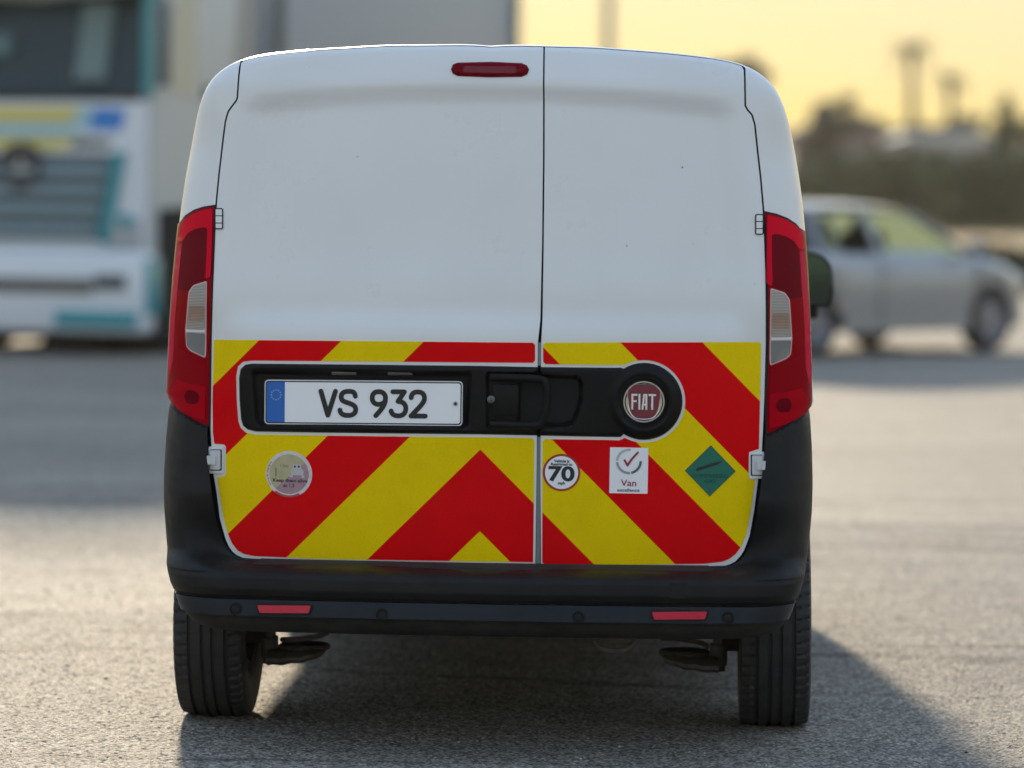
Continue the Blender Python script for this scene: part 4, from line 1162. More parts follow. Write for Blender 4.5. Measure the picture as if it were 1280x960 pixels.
# main face: from the lip down to the groove; upper part has only the corners
zu = list(np.linspace(z_top, z_ledge+0.10, 44))+list(np.linspace(z_ledge+0.09, z_ledge+0.002, 16))
zf = [z_ledge, z_ledge-0.006]+list(np.linspace(z_lip+0.012, z_lip-0.02, 8))+list(np.linspace(z_lip-0.03, z_g0+0.004, 6))+[z_g0, z_g0-0.002]
def y_main(z):
    return bump_y(z)
def xin_main(z):
    if z > z_ledge-0.001: return float(inner_edge(z))+0.008
    return 0.0
def y_corner(z):
    return 0.056+0.15*max(0.0, z-zpx(622, 0.15))
z_ll, z_lo = float(on(259, 531)[0][1]), float(on(212, 505)[0][1])
z_lo += 0.006
x_ll, x_lo = abs(float(on(259, 531)[0][0])), abs(float(on(212, 505)[0][0]))
def bumper_main():
    q = MB()
    for sgn in (-1, 1):
        rows = []
        for z in zu+zf:
            W_ = float(WB(z))+0.001; r_ = 0.15
            xi = xin_main(z); xe = float(inner_edge(max(z, z_ledge+0.004)))+0.008
            row = []
            N1, N2, N3 = 34, 16, 12
            x_a = xe                                   # where the corner part begins
            xs_ = list(np.linspace(xi, x_a, N1)) if xi < x_a-1e-4 else list(np.linspace(x_a, x_a+0.0002, N1))
            xs2 = list(np.linspace(x_a, W_-r_, N2+1))[1:] if x_a < W_-r_ else list(np.linspace(x_a+0.0002, x_a+0.0006, N2))
            a0 = 0.0 if x_a+0.0006 < W_-r_ else math.asin(min(1, max(0, (x_a+0.0006-(W_-r_))/r_)))
            xs3 = [W_-r_+r_*math.sin(t) for t in np.linspace(a0, math.pi/2, N3+1)[1:]]
            for x in xs_+xs2+xs3:
                a_ = W_-x; e = 0
                if a_ < r_: e = r_-math.sqrt(max(0, r_*r_-(r_-a_)**2))
                ym, yc_ = y_main(z), y_corner(z)
                # corner: below the fold line it swells out to the bumper face
                sw = float(sm((z_lip+0.055-z)/0.06))
                base_ = ym if z <= z_ledge+0.0005 else yc_
                if z > z_lip-0.0: 
                    t_in = float(sm((x-(xe+0.02))/0.10)); t_in = t_in+(1-t_in)*float(sm((z-(z_ledge+0.04))/0.16))
                    yc2 = yc_*(1-sw)+(-0.018)*sw
                    # inner bevel next to the door
                    bev = 0.035*(1-float(sm((x-xe)/0.075)))
                    if z > z_ledge+0.0005: base_ = yc2*(t_in)+(0.110)*(1-t_in)+bev*0.5*(1-sw)*float(sm((z_top-z)/0.12))
                    else:
                        tt = float(sm((x-(xe+0.02))/0.10)); base_ = ym*(1-tt)+yc2*tt
                zln = z_ll+min(1.3, max(0.0, (x-x_ll)/(x_lo-x_ll)))*(z_lo-z_ll)            # lower edge of the lamp: the plastic tucks in behind it
                base_ += 0.028*float(sm((z-zln+0.012)/0.016))
                row.append((sgn*x, base_+0.055*(x/0.9)**2+e, z))
            yl = row[-1][1]
            for f_ in (0.25, 0.5, 0.75, 1.0): row.append((sgn*W_, yl+(max(0.455, yl+0.01)-yl)*f_, z))
            rows.append(row)
        G = np.array(rows); q.grid(G[::-1] if sgn > 0 else G)
    return q
bumper = bumper_main().build('rear_bumper', BLACK_PLASTIC, van, angle=32)
zs = [z_g0-0.001, z_g0-0.003]; 
def simple_band(name, zy, material, parent, bow=0.055, r_=0.15, inset=0.0):
    q = MB()
    for sgn in (-1, 1):
        rows = []
        for z, y0 in zy:
            W_ = float(WB(z))-inset
            xs_ = list(np.linspace(0, W_-r_, 36))+[W_-r_+r_*math.sin(t) for t in np.linspace(0, math.pi/2, 13)[1:]]
            row = []
            for x in xs_:
                a_ = W_-x; e = 0
                if a_ < r_: e = r_-math.sqrt(max(0, r_*r_-(r_-a_)**2))
                row.append((sgn*x, y0+bow*(x/0.9)**2+e, z))
            yl = row[-1][1]
            for f_ in (0.5, 1.0): row.append((sgn*W_, yl+(max(0.455, yl+0.01)-yl)*f_, z))
            rows.append(row)
        G = np.array(rows); q.grid(G[::-1] if sgn > 0 else G)
    return q.build(name, material, parent, angle=32)
simple_band('bumper_groove', [(z_g0-0.001, 0.01), (z_s0+0.0, 0.012)], DARK, bumper)
simple_band('bumper_strip', [(z_g1-0.002, 0.012), (z_g1-0.003, -0.010), (z_g1-0.008, -0.012), ((z_s0+z_s1)/2, -0.017), (z_s1+0.004, -0.021), (z_s1, 0.004)], STRIP_PLASTIC, bumper)
vz = [(z_s1+0.0005, 0.006), (z_s1-0.012, 0.008), (z_s1-0.028, 0.020), (z_bot+0.004, 0.045), (z_bot-0.002, 0.075), (z_bot-0.002, 0.20)]
simple_band('bumper_valance', vz, DUSTY, bumper, inset=0.004)
def strip_y(x): return -0.0195+0.055*(x/0.9)**2+max(0, 0.0)
def on_bump(px, py):
    x, z = at(px, py, 0.0); 
    W_ = float(WB(float(z))); a_ = W_-abs(float(x)); e = 0.15-math.sqrt(max(0, 0.0225-(0.15-a_)**2)) if a_ < 0.15 else 0
    return float(x), strip_y(float(x))+e, float(z)
for (x0, y0, x1, y1) in ((321.5,756.5,389,766),(815,764.5,884,774)):
    a_ = on_bump(x0, y0); b_ = on_bump(x1, y0); c_ = on_bump(x1-3, y1); d_ = on_bump(x0+3, y1)
    loop = rounded([(a_[0], a_[2]), (b_[0], b_[2]), (c_[0], c_[2]), (d_[0], d_[2])], 0.003)
    W_, F_ = union2d([loop]); big = offset_poly(loop, 0.0045); Wb, Fb = union2d([[tuple(p) for p in big]])
    f3 = lambda W, l: [(w[0], strip_y(w[0])-l, w[1]) for w in W]
    q = MB(); q.add(f3(Wb, 0.004), Fb); n_ = len(big); A1, A2 = f3(big, 0.004), f3(big, -0.01)
    q.add(A1+A2, [((i+1) % n_, i, n_+i, n_+(i+1) % n_) for i in range(n_)]); hz_ = q.build('reflector_housing', DARK, van, smooth=False)
    q = MB(); q.add(f3(W_, 0.007), F_); n_ = len(loop); A1, A2 = f3(loop, 0.007), f3(loop, 0.002)
    q.add(A1+A2, [((i+1) % n_, i, n_+i, n_+(i+1) % n_) for i in range(n_)]); q.build('red_reflector', REFLECTOR, hz_, smooth=False)
for (x0, y0) in ((294,762),(478.5,768),(723,771.5),(909.5,773.5)):
    p = on_bump(x0, y0); q = MB()
    q.lathe([(0.006, 0.0185), (-0.0005, 0.0180), (-0.0015, 0.0165), (-0.0015, 0.0145), (0.001, 0.0135), (0.001, 0.0125), (-0.0035, 0.0118), (-0.0040, 0.0100), (-0.0042, 0.0001)], p, 'Y', 28)
    q.build('parking_sensor', BLACK_PLASTIC, bumper)
# tow eye cover
a_ = at([838,858,858,838], [730,730,748,748], -0.015)
loop = rounded([(x, z) for x, z in zip(*a_)], 0.002)
q = MB(); W_, F_ = union2d([loop]); ty = lambda x: -0.0195+0.055*(x/0.9)**2
q.add([(w[0], ty(w[0])-0.0025, w[1]) for w in W_], F_)
n_ = len(loop); q.add([(w[0], ty(w[0])-0.0025, w[1]) for w in loop]+[(w[0], ty(w[0])+0.004, w[1]) for w in loop], [((i+1) % n_, i, n_+i, n_+(i+1) % n_) for i in range(n_)])
big = [tuple(p) for p in offset_poly(loop, 0.0022)]; Wb, Fb = union2d([big]); q.add([(w[0], ty(w[0])-0.0012, w[1]) for w in Wb], Fb, 1)
q.build('tow_eye_cover', [BLACK_PLASTIC, DARK], bumper, smooth=False)
# opening seal strip below the doors
# wheels ---------------------------------------------------------------------
def tyre_mesh(Rr, wd, n=300):
    hw_ = wd/2; sh_ = 0.028
    prof = []   # (x, r, isgroove, zone)
    xs_ = [-1, -.985, -.95, -.88, -.80]                      # side to shoulder
    P_ = []
    inner_r = Rr-0.125
    P_ += [(-hw_*0.80, inner_r), (-hw_*0.90, inner_r+0.012), (-hw_*0.99, Rr-0.085), (-hw_*1.0, Rr-0.055), (-hw_*0.985, Rr-0.028), (-hw_*0.955, Rr-0.014)]
    tread = [(-.93, 0), (-.86, 0), (-.72, 0), (-.60, 0), (-.565, 0), (-.55, 1), (-.47, 1), (-.455, 0), (-.32, 0), (-.20, 0), (-.185, 1), (-.105, 1), (-.09, 0), (0, 0), (.09, 0), (.105, 1), (.185, 1), (.20, 0), (.32, 0), (.455, 0), (.47, 1), (.55, 1), (.565, 0), (.60, 0), (.72, 0), (.86, 0), (.93, 0)]
    k_t0 = len(P_)
    for u, g in tread:
        crown = 0.012*abs(u)**3.2
        P_.append((hw_*u, Rr-crown-(0.0085 if g else 0)))
    k_t1 = len(P_)
    P_ += [(hw_*0.955, Rr-0.014), (hw_*0.985, Rr-0.028), (hw_*1.0, Rr-0.055), (hw_*0.99, Rr-0.085), (hw_*0.90, inner_r+0.012), (hw_*0.80, inner_r)]
    V = []; m_ = len(P_)
    for k in range(n):
        th = 2*math.pi*k/n
        for i, (x, r) in enumerate(P_):
            rr_ = r
            u = x/hw_
            if 0.57 < abs(u) < 0.99 and r > Rr-0.03:
                ph = (k+(0.9*abs(u)*4 if u > 0 else -0.9*abs(u)*4)) % 5
                if ph < 1.05: rr_ = r-0.0065
            if 0.20 < abs(u) < 0.46 and i >= k_t0 and i < k_t1 and r > Rr-0.006:
                ph = (k+abs(u)*6) % 10
                if ph < 1.0 and abs(u) > 0.3: rr_ = r-0.003
            V.append((x, rr_*math.cos(th), rr_*math.sin(th)))
    F = [(k*m_+i, k*m_+i+1, ((k+1) % n)*m_+i+1, ((k+1) % n)*m_+i) for k in range(n) for i in range(m_-1)]
    return V, F
TV, TF = tyre_mesh(WR, 0.208)
xo = 0.5*(abs(float(at(217.5, 850, 0.62)[0]))+float(at(1010, 860, 0.62)[0]))
TX = xo-0.104
print('wheel x', TX)
def rim_mb(side):
    q = MB(); s = side
    q.lathe([(s*0.085, 0.212), (s*0.088, 0.205), (s*0.075, 0.195), (s*0.03, 0.185), (s*0.04, 0.12), (s*0.055, 0.07), (s*0.07, 0.05), (s*0.07, 0.001)], (0, 0, 0), 'X', 40)
    q.lathe([(-s*0.085, 0.212), (-s*0.088, 0.205), (-s*0.07, 0.195), (-s*0.0, 0.18), (s*0.03, 0.185)], (0, 0, 0), 'X', 40)
    return q
tme = None
for (x, y, s) in ((-TX, WY, -1), (TX, WY, 1), (-TX, FY, -1), (TX, FY, 1)):
    w = bpy.data.objects.new('wheel', None); COL.objects.link(w); w.parent = van; w.location = (x, y, WR-0.003)
    w.rotation_euler = (0, R(-1.0*s) if y < 1 else 0, 0)
    if tme is None:
        t = mesh_obj('tyre', TV, TF, RUBBER, w, angle=28); tme = t.data
    else:
        t = bpy.data.objects.new('tyre', tme); COL.objects.link(t); t.parent = w
    rim_mb(s).build('rim', RIM, w)
    q = MB(); q.lathe([(-0.09*s, 0.17), (-0.02*s, 0.175), (-0.02*s, 0.05), (-0.12*s, 0.05), (-0.12*s, 0.0001)], (0, 0, 0), 'X', 30)
    q.build('brake_drum', RUSTY, w)

# underbody ------------------------------------------------------------------
q = MB()
q.box((0, 2.4, 0.46), (1.36, 4.0, 0.16), bev=0.03); q.box((0, 2.6, 0.36), (1.5, 3.0, 0.14), bev=0.03)  # lower slab added to stop stray sunlight passing under the floor
q.box((0, 0.28, 0.49), (1.3, 0.4, 0.10), bev=0.03)
for sx in (-1, 1):
    q.box((sx*0.84, 2.25, 0.36), (0.10, 1.9, 0.14), bev=0.02)
    # wheel housings
    for cy in (WY, FY):
        rows = []
        for a_ in np.linspace(12, 168, 16):
            rows.append([(sx*xx, cy+0.42*math.cos(R(a_)), 0.34+0.42*math.sin(R(a_))) for xx in (0.60, 0.75, 0.88)])
        q.grid(np.array(rows))
        vs = [(sx*0.60, cy+0.42*math.cos(R(a_)), 0.34+0.42*math.sin(R(a_))) for a_ in np.linspace(12, 168, 16)]
        q.add(vs, [tuple(range(16))])
q.build('underbody', UNDER, van)
q = MB()
q.cyl((-0.62, WY, 0.33), (0.62, WY, 0.33), 0.03); q.build('rear_axle', RUSTY, van)
for sx, px_ in ((-1, 336), (1, 898)):
    x_s, _ = at(px_, 830, 0.75); x_s = float(x_s)
    q = MB(); q.cyl((x_s, 0.78, 0.20), (x_s, 0.74, 0.52), 0.018); q.cyl((x_s, 0.775, 0.185), (x_s, 0.765, 0.245), 0.026); q.cyl((x_s, 0.77, 0.165), (x_s, 0.77, 0.19), 0.020)
    q.build('damper', RUSTY, van)
    # trailing arm, spring pan and coil spring
    x_i = x_s-sx*0.165
    q = MB(); rows = []
    for t in np.linspace(0, 1, 15):
        xx = x_s+(x_i-x_s)*t; e_ = math.sqrt(max(0.02, 1-max(0, (t-0.72)/0.29)**2)); hh_ = 0.026*(1-0.25*t)*e_; dd_ = 0.12*e_; zz = 0.186+0.020*t*t+0.002*math.sin(t*19)
        rows.append([(xx, 0.79-dd_*math.cos(a_), zz+hh_*math.sin(a_)) for a_ in np.linspace(-math.pi/2, math.pi*1.5, 15)])
    q.grid(np.array(rows) if sx > 0 else np.array(rows)[:, ::-1]); q.build('trailing_arm', RUSTY, van)
    cx_ = x_s-sx*0.10
    q = MB(); q.lathe([(0.205, .02), (0.208, .074), (0.216, .078), (0.222, .070), (0.219, .02)], (cx_, 0.80, 0), 'Z', 28); q.build('spring_pan', RUSTY, van)
    q = MB(); pts = []
    for k in range(110):
        t = k/109; a_ = 2*math.pi*4.2*t+(0 if sx > 0 else math.pi)
        pts.append((cx_+0.066*math.cos(a_), 0.80+0.066*math.sin(a_), 0.232+0.20*t))
    q.tube(pts, 0.0082, n=8); q.build('coil_spring', RUSTY, van)
    q = MB(); q.cyl((x_s+sx*0.01, WY-0.04, 0.33), (x_s+sx*0.12, WY-0.04, 0.33), 0.11, n=28); q.build('hub_carrier', UNDER, van)
x_t, z_t = at(768, 806, 0.18); x_t, z_t = float(x_t), float(z_t)
q = MB(); pts = [(x_t+0.055*math.cos(R(a_)), 0.18, z_t+0.012+0.028*math.sin(R(a_))) for a_ in range(180, 361, 15)]
q.tube(pts, 0.007, n=8); q.box((x_t, 0.20, z_t+0.016), (0.10, 0.03, 0.02), bev=0.004); q.build('tow_eye', RUSTY, van)

# mirrors --------------------------------------------------------------------
MG = mat('mirror_glass', (0.065, 0.115, 0.15), rough=0.03, metal=1.0)
xm0, zm0 = at(1006, 314, 3.05); xm1, zm1 = at(1042.5, 385, 3.05)
mz0, mz1 = float(zm1), float(zm0)
for sgn in (-1, 1):
    X0, X1 = float(xm0)-0.03, float(xm1)
    loop = rounded([(X0, mz0+0.005), (X1-0.012, mz0), (X1, mz0+0.05), (X1-0.010, mz1-0.045), (X1-0.05, mz1-0.008), (X0, mz1)], [0.02, 0.02, 0.02, 0.03, 0.03, 0.01])
    cx_, cz_ = np.mean(loop, 0)
    q = MB(); rows = []
    for dy, sc in ((0.0, 0.97), (0.003, 1.0), (0.03, 1.02), (0.08, 0.95), (0.13, 0.7), (0.15, 0.3)):
        rows.append([(sgn*(cx_+(x-cx_)*sc), 3.05+dy, cz_+(z-cz_)*sc) for x, z in loop+[loop[0]]])
    G = np.array(rows); q.grid(G[::-1] if sgn > 0 else G)
    q.box((sgn*(X0+0.02), 3.10, mz0-0.015), (0.12, 0.07, 0.05), bev=0.012)
    mh = q.build('door_mirror', BLACK_PLASTIC, van, angle=50)
    gl = [(cx_+(x-cx_)*0.84, cz_+(z-cz_)*0.90) for x, z in loop]
    W_, F_ = union2d([gl]); q = MB(); q.add([(sgn*w[0], 3.048+0.05*sgn*0, w[1]) for w in W_], [f if sgn > 0 else f[::-1] for f in F_]); q.build('mirror_glass', MG, mh, smooth=False)

exec_marker = True

# ================================================================== SILVER CAR
CAMROT = YAW     # turning from camera-aligned axes to world axes
SILVER = mat('silver_paint', (0.33, 0.345, 0.37), rough=0.3, metal=0.55, coat=0.8)
CGLASS = bpy.data.materials.new('car_glass'); CGLASS.use_nodes = True
_b = CGLASS.node_tree.nodes['Principled BSDF']; _b.inputs['Base Color'].default_value = (0.27, 0.37, 0.34, 1); _b.inputs['Roughness'].default_value = 0.02
_b.inputs['Transmission Weight'].default_value = 1.0; _b.inputs['IOR'].default_value = 1.02
def build_car():
    th = R(43)
    w0 = ground(1229, 7365/(432-224.0))
    d = Vector((math.cos(YAW+th), math.sin(YAW+th), 0)); nl = Vector((-d.y, d.x, 0))   # forward, left
    # near (right) front wheel at local (1.25, -0.72)
    org = w0 - d*1.25 + nl*0.72
    car = thing('silver_car', 'silver hatchback parked side-on on the yard to the right of the van', 'car', (org.x, org.y, 0), YAW+th)
    Lr, Lf = -1.98, 1.98
    def zt(x): return float(np.interp(x, [-1.98, -1.90, -1.5, 0.75, 1.2, 1.7, 1.93, 1.98], [0.72, 0.93, 0.98, 0.95, 0.90, 0.80, 0.66, 0.55]))
    def zb(x):
        z = 0.22
        for c in (-1.25, 1.25):
            q = abs(x-c)
            if q < 0.36: z = max(z, 0.30+math.sqrt(0.36**2-q*q))
        return z
    def hwid(x): return float(np.interp(x, [-1.98, -1.85, -1.2, 1.2, 1.75, 1.98], [0.62, 0.78, 0.84, 0.84, 0.76, 0.58]))
    xs_ = sorted(set(list(np.linspace(Lr, Lf, 33))+[c+0.36*math.cos(R(a)) for c in (-1.25, 1.25) for a in range(0, 181, 15)]))
    q = MB(); rows = []
    for x in xs_:
        w, b_, t_ = hwid(x), zb(x), zt(x)
        sec = [(-1, 0), (-1.0, .35), (-1.01, .55), (-.99, .8), (-.93, .97), (-.8, 1.02), (0, 1.06), (.8, 1.02), (.93, .97), (.99, .8), (1.01, .55), (1.0, .35), (1, 0)]
        rows.append([(x, w*u, b_+(t_-b_)*v) for u, v in sec])
    q.grid(np.array(rows)[::-1])
    q.add([rows[0][i] for i in range(13)], [tuple(range(13))]); q.add([rows[-1][i] for i in range(13)], [tuple(range(12, -1, -1))])
    q.box((0, 0, 0.30), (3.3, 1.3, 0.16), mi=1)
    q.build('body', [SILVER, UNDER], car, angle=40)
    # roof
    q = MB(); rows = []
    for x, z, w in ((-1.62, 1.30, .56), (-1.45, 1.38, .58), (-0.9, 1.425, .60), (-0.3, 1.43, .60), (0.15, 1.40, .58), (0.32, 1.36, .56)):
        rows.append([(x, w*u, z-0.05*abs(u)**3) for u in np.linspace(-1, 1, 13)])
    q.grid(np.array(rows)[::-1]); rows2 = [[(p[0], p[1], p[2]-0.035) for p in r_] for r_ in rows]; q.grid(np.array(rows2)); q.build('roof', SILVER, car)
    # pillars
    q = MB()
    for s in (-1, 1):
        for (a_, b_, r_) in (((0.30, .55*s, 1.33), (1.02, .74*s, .93), 0.028), ((-0.42, .585*s, 1.37), (-0.36, .79*s, .95), 0.035), ((-1.15, .57*s, 1.37), (-1.18, .78*s, .96), 0.04), ((-1.60, .55*s, 1.28), (-1.82, .74*s, .96), 0.06)):
            q = MB(); q.tube([a_, tuple((np.array(a_)+b_)/2), b_], r_, n=8); q.build('pillar', SILVER, car)
    for s in (-1, 1):
        for pts in (((0.26, 1.33), (0.98, .95), (-0.34, .96), (-0.40, 1.36)), ((-0.46, 1.36), (-0.40, .96), (-1.14, .97), (-1.12, 1.36)), ((-1.2, 1.35), (-1.22, .97), (-1.7, .99), (-1.55, 1.28))):
            vs = [(x, s*(0.565+(1.36-z)*0.49), z) for x, z in pts]
            m_ = MB(); m_.add(vs, [(0, 1, 2, 3)]); m_.build('side_window', CGLASS, car, smooth=False)
    m_ = MB(); m_.add([(0.33, -.53, 1.34), (0.33, .53, 1.34), (1.08, .72, .93), (1.08, -.72, .93)], [(0, 1, 2, 3)]); m_.build('windscreen', CGLASS, car, smooth=False)
    m_ = MB(); m_.add([(-1.63, -.52, 1.28), (-1.63, .52, 1.28), (-1.88, .7, .97), (-1.88, -.7, .97)], [(3, 2, 1, 0)]); m_.build('rear_window', CGLASS, car, smooth=False)
    for sx_ in (0.05, -0.85):
        for sy_ in (-0.36, 0.36):
            m_ = MB(); m_.box((sx_-0.1, sy_, .85), (0.14, 0.48, 0.62), rot=Matrix.Rotation(R(-12), 3, 'Y'), bev=0.04); m_.box((sx_-0.17, sy_, 1.19), (0.09, 0.22, 0.16), bev=0.03); m_.build('seat', UNDER, car)
    for x in (-1.25, 1.25):
        for s in (-1, 1):
            q = MB(); q.lathe([(-0.09, .20), (-0.095, .28), (-0.06, .305), (0.06, .305), (0.095, .28), (0.09, .20)], (x, s*0.74, .305), 'Y', 32)
            wh = q.build('wheel', RUBBER, car)
            q = MB(); q.lathe([(s*.08, .205), (s*.085, .19), (s*.05, .16), (s*.07, .05), (s*.07, .001)], (x, s*0.74, .305), 'Y', 24); q.build('hubcap', mat('hubcap_grey', (0.25, 0.25, 0.27), rough=.4, metal=.5), wh)
    for s in (-1, 1):
        q = MB(); q.box((1.80, s*.60, .66), (0.22, .22, .13), bev=0.03); q.build('headlight', mat('lamp_glass', (0.5, 0.5, 0.52), rough=.1), car)
        q = MB(); q.box((-1.88, s*.66, .80), (0.14, .14, .26), bev=0.03); q.build('tail_lamp', LENS_MID, car)
        q = MB(); q.box((0.86, s*.92, 1.0), (0.09, .17, .12), bev=0.03); q.build('wing_mirror', SILVER, car)
        q = MB()
        for xx in (1.0, -0.38, -1.2):
            q.box((xx, s*0.848, 0.62), (0.008, 0.006, 0.6))
        q.build('door_joint', DARK, car)
        for xx in (-0.22, -1.02):
            q = MB(); q.box((xx, s*.853, .80), (0.16, .02, .025), bev=0.006); q.build('door_handle', SILVER, car)
    return car
build_car()

# ================================================================== LORRY
def build_lorry():
    yawl = R(19)
    dep = 32.5
    cr = ground(188, dep)
    ax = Vector((math.cos(YAW-yawl), math.sin(YAW-yawl), 0))        # across, viewer's right
    ay = Vector((-ax.y, ax.x, 0))
    # local frame: x across (viewer's right), y backwards
    org = cr - ax*1.22
    lo = thing('lorry', 'large pale lorry with teal edges facing the camera at the far left of the yard', 'lorry', (org.x, org.y, 0), YAW-yawl)
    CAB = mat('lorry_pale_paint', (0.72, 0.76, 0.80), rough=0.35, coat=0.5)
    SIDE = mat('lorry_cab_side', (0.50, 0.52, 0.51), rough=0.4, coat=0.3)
    TEAL = mat('lorry_teal', (0.0, 0.27, 0.33), rough=0.35, coat=0.5)
    BOX = mat('box_grey', (0.36, 0.38, 0.39), rough=0.5)
    SLAT = mat('grille_slat', (0.24, 0.34, 0.38), rough=0.35)
    W2_ = 1.22
    # cab shell
    q = MB(); rows = []
    for (y, z0, z1, wf) in ((0.0, 0.42, 2.30, .97), (0.05, 0.40, 2.35, 1.0), (0.30, 0.40, 3.45, 1.0), (0.6, 1.0, 4.0, 1.0), (2.25, 1.25, 4.05, 1.0)):
        rows.append([(W2_*wf*u, y, z0+(z1-z0)*v) for u, v in ((-1, 0), (-1, .5), (-1, .93), (-.93, 1), (0, 1.01), (.93, 1), (1, .93), (1, .5), (1, 0))])
    q.grid(np.array(rows)); q.add(rows[0], [tuple(range(9))]); q.add(rows[-1], [tuple(range(8, -1, -1))])
    q.build('cab', [SIDE], lo, angle=30)
    q = MB(); q.prism([(-1.18, .95), (1.18, .95), (1.18, 2.25), (-1.18, 2.25)], -0.06, -0.005); q.build('front_panel', CAB, lo)
    q = MB(); rows = []
    for y, k_ in ((0.45, .0), (0.7, .7), (1.1, .95), (2.2, 1.0)):
        rows.append([(W2_*u, y, 3.55+k_*(.95-.62*abs(u)**2.2)) for u in np.linspace(-1, 1, 15)])
    rows.append([(W2_*u, 2.2, 3.5) for u in np.linspace(-1, 1, 15)])
    q.grid(np.array(rows)); q.build('shadow_shaping_roof', SIDE, lo)  # unseen crown added over the cab to curve its shadow on the yard
    # windscreen: glass in black surround
    q = MB(); q.add([(-1.12, -0.02, 2.32), (1.12, -0.02, 2.32), (1.06, .27, 3.30), (-1.06, .27, 3.30)], [(0, 1, 2, 3)])
    q.add([(-1.12, -0.02, 2.32), (1.12, -0.02, 2.32), (1.12, -0.05, 2.22), (-1.12, -0.05, 2.22)], [(3, 2, 1, 0)], 1)
    q.build('windscreen', [mat('lorry_glass', (0.02, 0.045, 0.05), rough=0.12, spec=.3), DARK], lo, smooth=False)
    q = MB(); q.box((0.62, .08, 2.78), (0.30, .02, .70), rot=Matrix.Rotation(R(-16), 3, 'X')); q.build('cab_curtain', mat('curtain_pale', (0.17, 0.24, 0.23), rough=.8), lo)
    q = MB(); q.box((-0.35, .06, 2.75), (0.34, .04, .2), bev=.03); q.build('dashboard_sign', mat('pale_teal', (.12, .2, .2), rough=.7), lo)
    q = MB(); q.box((0, .02, 3.36), (2.3, .5, .16), rot=Matrix.Rotation(R(-10), 3, 'X'), bev=.03); q.build('sun_visor', mat('visor_dark', (.03, .05, .045), rough=.3), lo)
    for s in (-1, 1):
        q = MB(); q.prism([(s*1.13, 2.30), (s*1.215, 2.30), (s*1.215, 3.30), (s*1.13, 3.30)][::s], -0.02, 0.28); q.build('corner_deflector', TEAL, lo)
        q = MB(); q.box((s*1.33, -.02, 2.75), (0.12, .10, .75), bev=.03); q.tube([(s*1.2, .1, 3.2), (s*1.33, .0, 3.15)], .02); q.build('door_mirror', mat('mirror_housing', (.10, .13, .14), rough=.4), lo)
    # livery bands (flat print)
    YB = mat('livery_yellow', (0.66, 0.55, 0.14), rough=.4); BL = mat('livery_blue', (0.03, 0.22, 0.62), rough=.4); PB = mat('livery_pale_teal', (0.36, 0.55, 0.60), rough=.4); DKB = mat('livery_dark', (.13, .14, .12), rough=.4)
    q = MB(); y_ = -0.064
    q.add([(-1.15, y_, 2.06), (.45, y_, 2.06), (.55, y_, 2.20), (-1.15, y_, 2.20)], [(0, 1, 2, 3)], 0)
    q.add([(.45, y_, 2.06), (.62, y_, 2.00), (.70, y_, 2.20), (.55, y_, 2.20)], [(0, 1, 2, 3)], 2)
    q.add([(.62, y_, 1.99), (.95, y_, 1.99), (1.0, y_, 2.18), (.70, y_, 2.20)], [(0, 1, 2, 3)], 1)
    q.add([(-1.15, y_, 1.93), (.60, y_, 1.93), (.45, y_, 2.06), (-1.15, y_, 2.06)], [(0, 1, 2, 3)], 2)
    q.add([(-1.15, y_, 1.82), (.42, y_, 1.82), (.5, y_, 1.93), (-1.15, y_, 1.93)], [(0, 1, 2, 3)], 0)
    q.add([(.44, y_, 1.83), (.85, y_, 1.84), (.85, y_, 1.91), (.52, y_, 1.93)], [(0, 1, 2, 3)], 3)
    q.build('livery_print', [YB, BL, PB, DKB], lo, smooth=False)
    # grille with slats, teal frame
    q = MB(); q.prism([(-.75, 1.02), (.75, 1.02), (.90, 1.78), (-.90, 1.78)], -0.085, -0.055); q.build('grille', mat('grille_dark', (.07, .10, .115), rough=.5), lo)
    for k in range(4):
        z = 1.12+k*0.17
        q = MB(); hw_ = .76+.15*(z-1.02)/.76; q.box((0, -.11, z), (2*hw_-.1, .05, .085), bev=.015); q.build('grille_slat', SLAT, lo)
    for s in (-1, 1):
        q = MB(); q.prism([(s*.74, 1.0), (s*.84, 1.0), (s*1.0, 1.80), (s*.89, 1.80)][::s], -0.11, -0.05); q.build('grille_edge', TEAL, lo)
    # badge: ring with three spokes
    q = MB(); q.lathe([(0, .215), (-.03, .21), (-.03, .15), (0, .145)], (0, -.12, 1.67), 'Y', 32)
    q.lathe([(0, .15), (-.005, .001)], (0, -.12, 1.67), 'Y', 32, mi=0)
    q.build('badge_ring', mat('badge_dark', (.03, .035, .05), rough=.3), lo)
    q = MB()
    for a_ in (90, 210, 330):
        c_, s_ = math.cos(R(a_)), math.sin(R(a_)); q.add([(-s_*.035, -.135, 1.67+c_*.035), (s_*.035, -.135, 1.67-c_*.035), (c_*.16, -.14, 1.67+s_*.16)], [(0, 1, 2)])
    q.build('badge_star', mat('badge_silver_dull', (.3, .32, .36), rough=.3, metal=.8), lo, smooth=False)
    # bumper, lamps, teal corners
    q = MB(); q.box((0, -.03, .57), (2.44, .34, .74), bev=.06); q.build('bumper', CAB, lo)
    q = MB(); q.box((0, -.215, .62), (1.5, .02, .13), bev=.005); q.build('bumper_slot', mat('slot_brown', (.14, .13, .12), rough=.7), lo)
